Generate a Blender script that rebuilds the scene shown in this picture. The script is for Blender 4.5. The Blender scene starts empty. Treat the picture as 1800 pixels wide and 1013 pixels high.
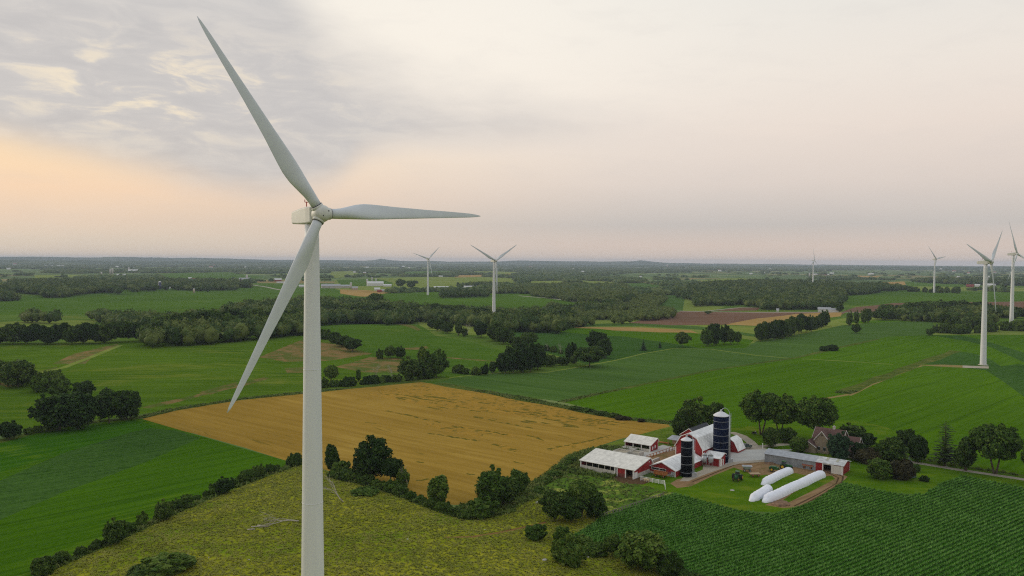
import bpy, math, random
import numpy as np
from mathutils import Vector, Matrix
from mathutils.geometry import delaunay_2d_cdt

# ------------------------------------------------------------------ scene, camera, sky, sun
scn = bpy.context.scene
COL = scn.collection
random.seed(7)
RNG = np.random.default_rng(11)
R_ = math.radians

FP = 1400.0            # focal length in photo pixels (photo 1800 x 1013)
CZ = 78.0              # camera height over the valley floor
PITCH = math.atan((506.5 - 460.15) / FP)
ROLL = R_(0.33)
_fw = np.array([0, math.cos(PITCH), -math.sin(PITCH)])
_r0 = np.array([1.0, 0, 0]); _u0 = np.cross(_r0, _fw)
_R = _r0 * math.cos(ROLL) + _u0 * math.sin(ROLL); _U = np.cross(_R, _fw)

cam_d = bpy.data.cameras.new('camera'); cam = bpy.data.objects.new('camera', cam_d); COL.objects.link(cam)
cam_d.sensor_width = 36; cam_d.lens = 36 * FP / 1800
cam_d.clip_start = 1; cam_d.clip_end = 60000
m4 = Matrix(((_R[0], _U[0], -_fw[0], 0), (_R[1], _U[1], -_fw[1], 0), (_R[2], _U[2], -_fw[2], CZ), (0, 0, 0, 1)))
cam.matrix_world = m4
scn.camera = cam

scn.view_settings.view_transform = 'Standard'; scn.view_settings.look = 'None'
scn.view_settings.exposure = 0.08; scn.view_settings.gamma = 1.0
scn.cycles.max_bounces = 5; scn.cycles.diffuse_bounces = 2; scn.cycles.glossy_bounces = 2
scn.cycles.volume_bounces = 0; scn.cycles.transparent_max_bounces = 6
scn.cycles.use_denoising = False; scn.cycles.filter_width = 1.15
scn.cycles.use_adaptive_sampling = False

def lin(c):
    o = []
    for v in c:
        v = v / 255.0
        o.append(v / 12.92 if v <= 0.04045 else ((v + 0.055) / 1.055) ** 2.4)
    return (o[0], o[1], o[2], 1.0)

class NT:
    """tiny node-graph helper"""
    def __init__(s, tree): s.t = tree; s.n = tree.nodes; s.l = tree.links
    def node(s, typ, **kw):
        n = s.n.new(typ)
        for k, v in kw.items(): setattr(n, k, v)
        return n
    def put(s, sock, v):
        if hasattr(v, 'is_output') or isinstance(v, bpy.types.NodeSocket): s.l.new(v, sock)
        elif v is not None: sock.default_value = v
    def math(s, op, a, b=None, c=None, clamp=False):
        n = s.n.new('ShaderNodeMath'); n.operation = op; n.use_clamp = clamp
        s.put(n.inputs[0], a); s.put(n.inputs[1], b)
        if c is not None: s.put(n.inputs[2], c)
        return n.outputs[0]
    def mix(s, f, a, b, mode='MIX'):
        n = s.n.new('ShaderNodeMix'); n.data_type = 'RGBA'; n.blend_type = mode
        s.put(n.inputs[0], f); s.put(n.inputs[6], a); s.put(n.inputs[7], b)
        return n.outputs[2]
    def ramp(s, f, stops, interp='LINEAR'):
        n = s.n.new('ShaderNodeValToRGB'); cr = n.color_ramp; cr.interpolation = interp
        while len(cr.elements) < len(stops): cr.elements.new(0.5)
        for e, (p, c) in zip(cr.elements, stops):
            e.position = p; e.color = c if len(c) == 4 else (*c, 1)
        s.put(n.inputs[0], f); return n.outputs[0]
    def smooth(s, v, a, b):
        n = s.n.new('ShaderNodeMapRange'); n.interpolation_type = 'SMOOTHSTEP'
        s.put(n.inputs[0], v); n.inputs[1].default_value = a; n.inputs[2].default_value = b
        n.inputs[3].default_value = 0; n.inputs[4].default_value = 1
        return n.outputs[0]
    def noise(s, vec, scale, detail=3, rough=0.5, dist=0.0):
        n = s.n.new('ShaderNodeTexNoise'); s.put(n.inputs['Vector'], vec)
        n.inputs['Scale'].default_value = scale; n.inputs['Detail'].default_value = detail
        n.inputs['Roughness'].default_value = rough; n.inputs['Distortion'].default_value = dist
        return n.outputs['Fac']
    def mapping(s, vec, rot=0.0, scale=(1, 1, 1)):
        if rot:
            n0 = s.n.new('ShaderNodeMapping'); s.put(n0.inputs['Vector'], vec); n0.inputs['Rotation'].default_value = (0, 0, rot); vec = n0.outputs[0]; rot = 0.0
        n = s.n.new('ShaderNodeMapping'); s.put(n.inputs['Vector'], vec)
        n.inputs['Rotation'].default_value = (0, 0, rot); n.inputs['Scale'].default_value = scale
        return n.outputs[0]
    def curve(s, f, pts):
        n = s.n.new('ShaderNodeFloatCurve'); c = n.mapping.curves[0]
        c.points[0].location = pts[0]; c.points[1].location = pts[-1]
        for p in pts[1:-1]: c.points.new(*p)
        for p in c.points: p.handle_type = 'AUTO_CLAMPED'
        n.mapping.update(); s.put(n.inputs['Value'], f); return n.outputs[0]

SUN_AZ, SUN_EL = -62.0, 11.0       # degrees: left of the view, low behind thin cloud

world = bpy.data.worlds.new('World'); scn.world = world; world.use_nodes = True
world.node_tree.nodes.clear(); W = NT(world.node_tree)
tc = W.node('ShaderNodeTexCoord').outputs['Generated']
sep = W.node('ShaderNodeSeparateXYZ'); W.put(sep.inputs[0], tc)
X, Y, Z = sep.outputs
az = W.math('MULTIPLY', W.math('ARCTAN2', X, Y), 57.29578)
el = W.math('MULTIPLY', W.math('ARCSINE', Z), 57.29578)
# cloud-plane style stretched coordinates
cv = W.node('ShaderNodeCombineXYZ'); W.put(cv.inputs[0], W.math('MULTIPLY', az, 0.042)); W.put(cv.inputs[1], W.math('MULTIPLY', el, 0.14)); cv.inputs[2].default_value = 3.7
n1 = W.noise(cv.outputs[0], 2.2, 7, 0.58, 0.3)
n2 = W.noise(cv.outputs[0], 5.5, 6, 0.6, 0.5)
n3 = W.noise(cv.outputs[0], 0.9, 3, 0.5)
e20 = W.math('DIVIDE', el, 40.0, clamp=True)
P = lambda d: d / 40.0
rampR = W.ramp(e20, [(P(0), lin((216, 198, 184))), (P(1.2), lin((214, 196, 184))), (P(2.6), lin((196, 189, 184))), (P(5.5), lin((220, 207, 198))),
                     (P(9), lin((233, 219, 208))), (P(13), lin((236, 227, 217))), (P(18.5), lin((230, 228, 222))), (P(38), lin((206, 214, 222)))])
rampL = W.ramp(e20, [(P(0), lin((216, 199, 180))), (P(1.2), lin((219, 203, 184))), (P(2.6), lin((232, 206, 182))), (P(4.5), lin((247, 212, 178))),
                     (P(7), lin((251, 219, 178))), (P(10), lin((242, 226, 208))), (P(18), lin((246, 238, 224))), (P(38), lin((208, 214, 222)))])
base = W.mix(W.smooth(az, -36, 14), rampL, rampR)
# pale bright opening top centre
gx = W.math('DIVIDE', W.math('SUBTRACT', az, -3.0), 19.0); gy = W.math('DIVIDE', W.math('SUBTRACT', el, 16.0), 8.0)
g = W.math('POWER', 2.718, W.math('MULTIPLY', W.math('ADD', W.math('MULTIPLY', gx, gx), W.math('MULTIPLY', gy, gy)), -1.0))
base = W.mix(W.math('MULTIPLY', g, 0.6), base, lin((255, 247, 234)))
# grey cloud bank upper left
t = W.math('DIVIDE', W.math('ADD', az, 40.0), 60.0, clamp=True)
T = lambda a: (a + 40) / 60.0
low = W.math('MULTIPLY', W.curve(t, [(0, P(7.6)), (T(-33), P(7.0)), (T(-25), P(5.6)), (T(-18), P(4.4)), (T(-13), P(5.4)), (T(-10), P(7.4)), (T(-4), P(8.3)), (T(7), P(8.5)), (1, P(8.5))]), 40.0)
upp = W.math('MULTIPLY', W.curve(t, [(0, 1), (T(-24), 1), (T(-19), P(26)), (T(-15), P(18)), (T(-12), P(14.5)), (T(-9), P(12.8)), (T(-4), P(11.2)), (T(0), P(10.6)), (T(3.5), P(9.6)), (T(7), P(8.4)), (1, P(6))]), 40.0)
wob = W.math('MULTIPLY', W.math('SUBTRACT', n1, 0.5), 5.5)
elw = W.math('ADD', el, wob)
mlow = W.smooth(W.math('SUBTRACT', W.math('ADD', el, W.math('MULTIPLY', wob, 0.25)), low), -1.3, 2.0)
mup = W.smooth(W.math('SUBTRACT', upp, elw), -3.4, 4.0)
cm = W.math('MULTIPLY', mlow, mup)
ccol = W.mix(W.smooth(n2, 0.30, 0.74), lin((190, 187, 187)), lin((209, 204, 200)))
ccol = W.mix(W.math('MULTIPLY', W.smooth(el, 14, 20), 0.5), ccol, lin((220, 217, 213)))
# warm breaks
by = W.math('DIVIDE', W.math('SUBTRACT', el, 11.0), 2.6); bx = W.math('DIVIDE', W.math('SUBTRACT', az, -24.0), 10.0)
bg = W.math('POWER', 2.718, W.math('MULTIPLY', W.math('ADD', W.math('MULTIPLY', bx, bx), W.math('MULTIPLY', by, by)), -1.0))
brk = W.math('MULTIPLY', W.smooth(n2, 0.49, 0.68), bg)
ccol = W.mix(brk, ccol, lin((250, 232, 200)))
sky = W.mix(W.math('MULTIPLY', cm, 0.9), base, ccol)
# soft overall streakiness
sky = W.mix(W.math('MULTIPLY', W.math('SUBTRACT', n1, 0.5), 0.16), sky, lin((255, 246, 236)), 'MIX')
sky = W.mix(W.math('MULTIPLY', W.smooth(n2, 0.45, 0.8), 0.10), sky, lin((196, 192, 192)))
nish = W.node('ShaderNodeTexSky'); nish.sky_type = 'NISHITA'; nish.sun_disc = False
nish.sun_elevation = R_(SUN_EL); nish.sun_rotation = R_(SUN_AZ)
nb = W.mix(1.0, nish.outputs[0], (0.08, 0.08, 0.08, 1), 'MULTIPLY')
sky = W.mix(0.05, sky, nb)
bgn = W.node('ShaderNodeBackground'); W.put(bgn.inputs[0], sky); bgn.inputs[1].default_value = 1.0
wo = W.node('ShaderNodeOutputWorld'); W.l.new(bgn.outputs[0], wo.inputs[0])

sd = bpy.data.lights.new('sun', 'SUN'); sd.energy = 1.3; sd.angle = R_(12); sd.color = (1.0, 0.86, 0.68)
so = bpy.data.objects.new('sun', sd); COL.objects.link(so)
sv = Vector((math.sin(R_(SUN_AZ)) * math.cos(R_(SUN_EL)), math.cos(R_(SUN_AZ)) * math.cos(R_(SUN_EL)), math.sin(R_(SUN_EL))))
so.rotation_euler = sv.to_track_quat('Z', 'Y').to_euler()

# ------------------------------------------------------------------ terrain height and un-projection
# control points: x, y, z, radius of influence
CP = np.array([
    (80, 300, 1.5, 45), (110, 290, 1.5, 45), (40, 290, 1.5, 40), (120, 325, 1.5, 45), (60, 325, 1.5, 45), (150, 300, 1.5, 45), (90, 255, 1.2, 40),
    (-38, 155, 6.6, 30), (-50, 225, 7.0, 34), (-22, 215, 5.5, 26), (-90, 190, 5.0, 30), (10, 190, 2.5, 28), (0, 250, -0.5, 26), (25, 225, 0.0, 24), (30, 255, 0.5, 22),
    (-130, 240, -1, 45), (-200, 300, -1, 70), (-60, 360, 0, 50), (40, 400, 0.5, 60), (120, 220, 0.0, 60), (200, 250, 0.0, 80), (0, 480, 0, 70), (200, 420, 1, 90),
    (-240, 720, 14, 90), (-340, 700, 7, 90), (-230, 880, -5, 70), (-480, 640, 0, 110), (-120, 600, 1, 70), (-170, 880, 13, 60), (-90, 860, 7, 60), (-20, 800, 2, 70),
    (-170, 1040, -5, 90), (-22, 981, -0.6, 70), (60, 650, -1, 90), (368, 620, -2.4, 70), (576, 917, 12.0, 90), (300, 800, 3, 110), (500, 700, 2, 110), (260, 1000, 2, 140),
    (-60, 1500, 7, 170), (-186, 1763, 2.8, 200), (60, 1250, -6, 130), (-500, 1500, 2, 250), (-800, 1200, 0, 250), (1007, 1899, 10.7, 250), (700, 1500, 8, 200), (973, 2576, 8.4, 300),
    (900, 1300, 4, 200), (400, 1500, 0, 200), (0, 2400, 0, 400), (-900, 2400, 3, 400), (300, 3400, 2, 700), (-1500, 3500, 6, 800), (1800, 3500, 6, 800),
    (0, 6000, 0, 1500), (-3000, 6500, 6, 1500), (3500, 6500, 8, 1500), (0, 10000, 5, 2500), (-6000, 11000, 10, 3000), (6000, 11000, 10, 3000)], float)

def H(x, y):
    x = np.asarray(x, float); y = np.asarray(y, float)
    num = np.zeros_like(x); den = np.full_like(x, 0.02)
    for cx, cy, cz, s in CP:
        w = np.exp(((x - cx) ** 2 + (y - cy) ** 2) * (-0.5 / (s * s)))
        num += w * cz; den += w
    z = num / den
    r = np.hypot(x, y); far = np.clip((r - 450) / 800, 0, 1)
    z = z + far * (1.4 * np.sin(x / 71 + 1.3) * np.sin(y / 97 + 0.4) + 1.8 * np.clip((r - 1500) / 2000, 0, 1) * np.sin(x / 330 + y / 710) * np.sin(y / 410 - x / 900))
    return z

def rays(u, v):
    u = np.asarray(u, float)[..., None]; v = np.asarray(v, float)[..., None]
    return _fw + _R * (u - 900) / FP - _U * (v - 506.5) / FP

def G(u, v, lift=0.0):
    """photo pixel -> point on the terrain (optionally on a surface 'lift' above it)"""
    u = np.atleast_1d(np.asarray(u, float)); v = np.atleast_1d(np.asarray(v, float))
    d = rays(u, v)
    if len(u) > 40:
        return np.concatenate([G(u[i:i + 40], v[i:i + 40], lift) for i in range(0, len(u), 40)])
    T_ = 55.0 * 1.006 ** np.arange(977)
    x = d[:, 0:1] * T_; y = d[:, 1:2] * T_; z = CZ + d[:, 2:3] * T_
    hit = z <= H(x, y) + lift; hit[:, -1] = True
    k = np.maximum(hit.argmax(1), 1); a = T_[k - 1]; b = T_[k]
    for _ in range(16):
        m = (a + b) / 2; x = d[:, 0] * m; y = d[:, 1] * m; z = CZ + d[:, 2] * m
        h_ = z <= H(x, y) + lift
        b = np.where(h_, m, b); a = np.where(h_, a, m)
    return np.stack([d[:, 0] * b, d[:, 1] * b, CZ + d[:, 2] * b - lift], 1)

def g1(u, v, lift=0.0): return G([u], [v], lift)[0]
def Hs(x, y): return float(H(np.array([x]), np.array([y]))[0])

# ------------------------------------------------------------------ materials
MC = {}
def plain(name, rgb, rough=0.7, metal=0.0, var=0.12, nscale=1.5, bump=0.0, spec=0.3, streak=None):
    """rgb is a real base colour (0..1 linear); var is a soft noise variation"""
    if name in MC: return MC[name]
    m = bpy.data.materials.new(name); m.use_nodes = True; N = NT(m.node_tree)
    b = m.node_tree.nodes['Principled BSDF']
    oc = N.node('ShaderNodeTexCoord').outputs['Object']
    if streak: oc2 = N.mapping(oc, 0, streak)
    else: oc2 = oc
    f = N.noise(oc2, nscale, 4, 0.6)
    a = tuple(c * (1 - var) for c in rgb) + (1,); c2 = tuple(min(1, c * (1 + var)) for c in rgb) + (1,)
    N.put(b.inputs['Base Color'], N.mix(N.smooth(f, 0.3, 0.7), a, c2))
    b.inputs['Roughness'].default_value = rough; b.inputs['Metallic'].default_value = metal
    b.inputs['Specular IOR Level'].default_value = spec
    if bump:
        bn = N.node('ShaderNodeBump'); bn.inputs['Strength'].default_value = bump; bn.inputs['Distance'].default_value = 0.1
        N.put(bn.inputs['Height'], f); N.l.new(bn.outputs[0], b.inputs['Normal'])
    MC[name] = m; return m

def ribbed(name, rgb, scale, axis='x', rough=0.5, var=0.08, depth=0.05, metal=0.0, spec=0.3):
    """sheet metal or board siding: ribs are bump plus slow wear noise"""
    if name in MC: return MC[name]
    m = bpy.data.materials.new(name); m.use_nodes = True; N = NT(m.node_tree); b = m.node_tree.nodes['Principled BSDF']
    oc = N.node('ShaderNodeTexCoord').outputs['Object']
    s = N.node('ShaderNodeSeparateXYZ'); N.put(s.inputs[0], oc)
    ax = s.outputs['xyz'.index(axis)]
    wv = N.math('PINGPONG', N.math('MULTIPLY', ax, scale), 0.5)
    f = N.noise(N.mapping(oc, 0, (0.6, 0.6, 0.25)), 1.3, 4, 0.6)
    a = tuple(c * (1 - var * 1.6) for c in rgb) + (1,); c2 = tuple(min(1, c * (1 + var)) for c in rgb) + (1,)
    N.put(b.inputs['Base Color'], N.mix(N.smooth(f, 0.3, 0.7), a, c2))
    b.inputs['Roughness'].default_value = rough; b.inputs['Metallic'].default_value = metal; b.inputs['Specular IOR Level'].default_value = spec
    bn = N.node('ShaderNodeBump'); bn.inputs['Strength'].default_value = 0.6; bn.inputs['Distance'].default_value = depth
    N.put(bn.inputs['Height'], wv); N.l.new(bn.outputs[0], b.inputs['Normal'])
    MC[name] = m; return m

def field_mat(name, ca, cb, cc=None, ang=0.0, rows=0.35, rowlen=0.012, patch=0.02, plo=0.55, phi=0.75, bump=0.5, bdist=0.5, fine=1.2, cd=None, fs=1.0, tram=0):
    """growing crop: streaks along the drilling direction + slow patches + fine leaf bump"""
    if name in MC: return MC[name]
    m = bpy.data.materials.new(name); m.use_nodes = True; N = NT(m.node_tree); b = m.node_tree.nodes['Principled BSDF']
    oc = N.node('ShaderNodeTexCoord').outputs['Object']
    mp = N.mapping(oc, R_(-ang), (rowlen, rows, 1))
    st = N.noise(mp, 1.0, 4, 0.65)
    fn = N.noise(oc, fine, 3, 0.7)
    f = N.math('ADD', N.math('MULTIPLY', st, 0.6), N.math('MULTIPLY', fn, 0.4 * fs))
    col = N.mix(N.smooth(f, 0.36, 0.64 if fs <= 1 else 0.5 + 0.14 * fs), lin(ca), lin(cb))
    if cc is not None:
        p = N.noise(oc, patch, 5, 0.6, 0.6)
        p = N.math('ADD', p, N.math('MULTIPLY', N.math('SUBTRACT', st, 0.5), 0.5))
        col = N.mix(N.smooth(p, plo, phi), col, lin(cc))
    if cd is not None:
        p = N.noise(N.mapping(oc, R_(-ang + 4), (0.05, 0.55, 1)), 1.0, 4, 0.7, 0.8)
        q = N.noise(oc, 0.011, 2, 0.5)
        p = N.math('MULTIPLY', N.smooth(p, 0.6, 0.66), N.smooth(q, 0.4, 0.6))
        col = N.mix(p, col, lin(cd))
    big = N.noise(oc, 0.0045, 3, 0.6, 0.5)
    col = N.mix(N.smooth(big, 0.35, 0.65), N.mix(0.20, col, lin(ca)), N.mix(0.18, col, lin(tuple(min(255, c * 1.16) for c in cb))))
    if tram:
        sp_ = N.node('ShaderNodeSeparateXYZ'); N.put(sp_.inputs[0], N.mapping(oc, R_(-ang), (1.0 / tram, 1.0 / tram, 1)))
        pp = N.math('PINGPONG', N.math('ADD', sp_.outputs[1], N.math('MULTIPLY', fn, 0.01)), 0.5)
        col = N.mix(N.math('MULTIPLY', N.math('SUBTRACT', 1.0, N.smooth(pp, 0.004, 0.03)), 0.35), col, lin(tuple(c * 0.72 for c in ca)))
    N.put(b.inputs['Base Color'], col); b.inputs['Roughness'].default_value = 0.95; b.inputs['Specular IOR Level'].default_value = 0.0
    if bump:
        bn = N.node('ShaderNodeBump'); bn.inputs['Strength'].default_value = bump; bn.inputs['Distance'].default_value = bdist
        N.put(bn.inputs['Height'], N.math('ADD', fn, N.math('MULTIPLY', st, 0.8))); N.l.new(bn.outputs[0], b.inputs['Normal'])
    MC[name] = m; return m

def leaf_mat(name, ca, cb, cc, use_tint=False, var=0.5):
    if name in MC: return MC[name]
    m = bpy.data.materials.new(name); m.use_nodes = True; N = NT(m.node_tree); b = m.node_tree.nodes['Principled BSDF']
    oc = N.node('ShaderNodeTexCoord').outputs['Object']
    if use_tint:
        at = N.node('ShaderNodeAttribute'); at.attribute_name = 'tint'; rnd = at.outputs['Fac']
    else:
        rnd = N.node('ShaderNodeObjectInfo').outputs['Random']
        at = N.node('ShaderNodeAttribute'); at.attribute_name = 'leaf'
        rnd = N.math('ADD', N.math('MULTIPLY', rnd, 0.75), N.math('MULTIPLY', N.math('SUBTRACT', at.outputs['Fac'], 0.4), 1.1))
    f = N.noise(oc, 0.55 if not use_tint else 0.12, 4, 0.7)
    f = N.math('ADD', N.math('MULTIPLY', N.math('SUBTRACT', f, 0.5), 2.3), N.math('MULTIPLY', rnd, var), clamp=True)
    f = N.math('ADD', f, 0.22 if use_tint else 0.38, clamp=True)
    col = N.ramp(f, [(0.0, ca), (0.5, cb), (1.0, cc)])
    N.put(b.inputs['Base Color'], col); b.inputs['Roughness'].default_value = 0.75; b.inputs['Specular IOR Level'].default_value = 0.12
    tr = N.node('ShaderNodeBsdfTranslucent'); N.put(tr.inputs[0], col)
    ms = N.node('ShaderNodeMixShader'); ms.inputs[0].default_value = 0.18
    out = [n for n in m.node_tree.nodes if n.type == 'OUTPUT_MATERIAL'][0]
    N.l.new(b.outputs[0], ms.inputs[1]); N.l.new(tr.outputs[0], ms.inputs[2]); N.l.new(ms.outputs[0], out.inputs[0])
    MC[name] = m; return m

# ------------------------------------------------------------------ mesh helpers
def tag(o, label=None, cat=None, group=None, kind=None):
    if label: o['label'] = label
    if cat: o['category'] = cat
    if group: o['group'] = group
    if kind: o['kind'] = kind
    return o

def empty(name, loc, rz=0.0, label=None, cat=None, group=None):
    o = bpy.data.objects.new(name, None); COL.objects.link(o); o.location = loc; o.rotation_euler = (0, 0, rz)
    o.empty_display_size = 0.5
    return tag(o, label, cat, group)

def mesh_np(name, V, F, mats, parent=None, smooth=False, midx=None, tint=None):
    """V (n,3); F (m,k) index array or list of faces"""
    me = bpy.data.meshes.new(name)
    if isinstance(F, np.ndarray):
        k = F.shape[1]
        me.vertices.add(len(V)); me.vertices.foreach_set('co', np.asarray(V, np.float32).ravel())
        me.loops.add(F.size); me.loops.foreach_set('vertex_index', F.astype(np.int32).ravel())
        me.polygons.add(len(F)); me.polygons.foreach_set('loop_start', np.arange(0, F.size, k, dtype=np.int32))
        me.update(calc_edges=True)
    else:
        me.from_pydata([tuple(map(float, v)) for v in V], [], [tuple(f) for f in F]); me.update()
    for m in (mats if isinstance(mats, (list, tuple)) else [mats]): me.materials.append(m)
    if midx is not None: me.polygons.foreach_set('material_index', np.asarray(midx, np.int32))
    if smooth: me.polygons.foreach_set('use_smooth', np.ones(len(me.polygons), bool))
    if tint is not None:
        a = me.attributes.new('tint', 'FLOAT', 'POINT'); a.data.foreach_set('value', np.asarray(tint, np.float32))
    o = bpy.data.objects.new(name, me); COL.objects.link(o)
    if parent is not None: o.parent = parent
    return o

class MB:
    def __init__(s): s.v = []; s.f = []; s.sm = []
    def add(s, V, F, smooth=False):
        n = len(s.v); s.v += [tuple(map(float, p)) for p in V]
        for f in F: s.f.append(tuple(i + n for i in f)); s.sm.append(smooth)
        return s
    def box(s, x0, x1, y0, y1, z0, z1):
        V = [(x, y, z) for z in (z0, z1) for y in (y0, y1) for x in (x0, x1)]
        return s.add(V, [(0, 2, 3, 1), (4, 5, 7, 6), (0, 1, 5, 4), (2, 6, 7, 3), (0, 4, 6, 2), (1, 3, 7, 5)])
    def obox(s, c, sx, sy, sz, rz=0.0, ry=0.0, rx=0.0):
        M = Matrix.Rotation(rz, 3, 'Z') @ Matrix.Rotation(ry, 3, 'Y') @ Matrix.Rotation(rx, 3, 'X')
        V = [Vector(c) + M @ Vector((x * sx / 2, y * sy / 2, z * sz / 2)) for z in (-1, 1) for y in (-1, 1) for x in (-1, 1)]
        return s.add(V, [(0, 2, 3, 1), (4, 5, 7, 6), (0, 1, 5, 4), (2, 6, 7, 3), (0, 4, 6, 2), (1, 3, 7, 5)])
    def tube(s, pts, rad, n=8, cap=True, smooth=True):
        pts = [Vector(p) for p in pts]
        if not isinstance(rad, (list, tuple)): rad = [rad] * len(pts)
        V = []; up = Vector((0, 0, 1))
        prev = None
        for i, p in enumerate(pts):
            a = pts[max(i - 1, 0)]; b = pts[min(i + 1, len(pts) - 1)]; d = (b - a).normalized()
            if prev is None:
                s1 = d.cross(up if abs(d.z) < 0.9 else Vector((1, 0, 0))).normalized()
            else:
                s1 = (prev - d * prev.dot(d)).normalized()
            prev = s1; s2 = d.cross(s1)
            for k in range(n):
                q = 2 * math.pi * k / n; V.append(p + (s1 * math.cos(q) + s2 * math.sin(q)) * rad[i])
        F = []
        for i in range(len(pts) - 1):
            for k in range(n):
                F.append((i * n + k, i * n + (k + 1) % n, (i + 1) * n + (k + 1) % n, (i + 1) * n + k))
        s.add(V, F, smooth)
        if cap:
            m = len(s.v) - len(V)
            s.f.append(tuple(m + k for k in reversed(range(n)))); s.sm.append(False)
            e = m + (len(pts) - 1) * n; s.f.append(tuple(e + k for k in range(n))); s.sm.append(False)
        return s
    def cone(s, c, profile, n=24, smooth=True):
        """lathe round z at c: profile [(r,z)...]"""
        V = []; F = []
        for r, z in profile:
            for k in range(n):
                q = 2 * math.pi * k / n; V.append((c[0] + r * math.cos(q), c[1] + r * math.sin(q), c[2] + z))
        for i in range(len(profile) - 1):
            for k in range(n): F.append((i * n + k, i * n + (k + 1) % n, (i + 1) * n + (k + 1) % n, (i + 1) * n + k))
        s.add(V, F, smooth)
        m = len(s.v) - len(V)
        s.f.append(tuple(m + k for k in reversed(range(n)))); s.sm.append(False)
        e = m + (len(profile) - 1) * n; s.f.append(tuple(e + k for k in range(n))); s.sm.append(False)
        return s
    def disc(s, c, r, w, axis='y', n=16):
        a = {'x': (1, 0, 0), 'y': (0, 1, 0), 'z': (0, 0, 1)}[axis]
        a = Vector(a) * w / 2; c = Vector(c)
        return s.tube([c - a, c + a], r, n)
    def prism(s, poly, x0, x1):
        """poly in (y,z) extruded along x"""
        n = len(poly); V = [(x0, y, z) for y, z in poly] + [(x1, y, z) for y, z in poly]
        F = [(i, (i + 1) % n, n + (i + 1) % n, n + i) for i in range(n)]
        F += [tuple(reversed(range(n))), tuple(range(n, 2 * n))]
        return s.add(V, F)
    def build(s, name, mat, parent=None):
        me = bpy.data.meshes.new(name); me.from_pydata(s.v, [], s.f); me.update()
        me.materials.append(mat); me.polygons.foreach_set('use_smooth', s.sm)
        import bmesh
        bm = bmesh.new(); bm.from_mesh(me); bmesh.ops.recalc_face_normals(bm, faces=bm.faces); bm.to_mesh(me); bm.free()
        o = bpy.data.objects.new(name, me); COL.objects.link(o)
        if parent is not None: o.parent = parent
        return o

def build_each(mb, name, mat, parent=None):
    """every separate piece collected in mb becomes an object of its own"""
    par = list(range(len(mb.v)))
    def find(i):
        while par[i] != i: par[i] = par[par[i]]; i = par[i]
        return i
    for f in mb.f:
        a = find(f[0])
        for i in f[1:]: par[find(i)] = a
    groups = {}
    for f, s in zip(mb.f, mb.sm): groups.setdefault(find(f[0]), []).append((f, s))
    out = []
    for g in groups.values():
        ids = sorted({i for f, s in g for i in f}); mp = {i: k for k, i in enumerate(ids)}
        m = MB(); m.v = [mb.v[i] for i in ids]; m.f = [tuple(mp[i] for i in f) for f, s in g]; m.sm = [s for f, s in g]
        out.append(m.build(name, mat, parent))
    return out
MB.build_each = build_each

def copy_tree(o, parent=None):
    c = o.copy(); COL.objects.link(c); c.parent = parent
    for ch in list(o.children): copy_tree(ch, c)
    return c

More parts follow.
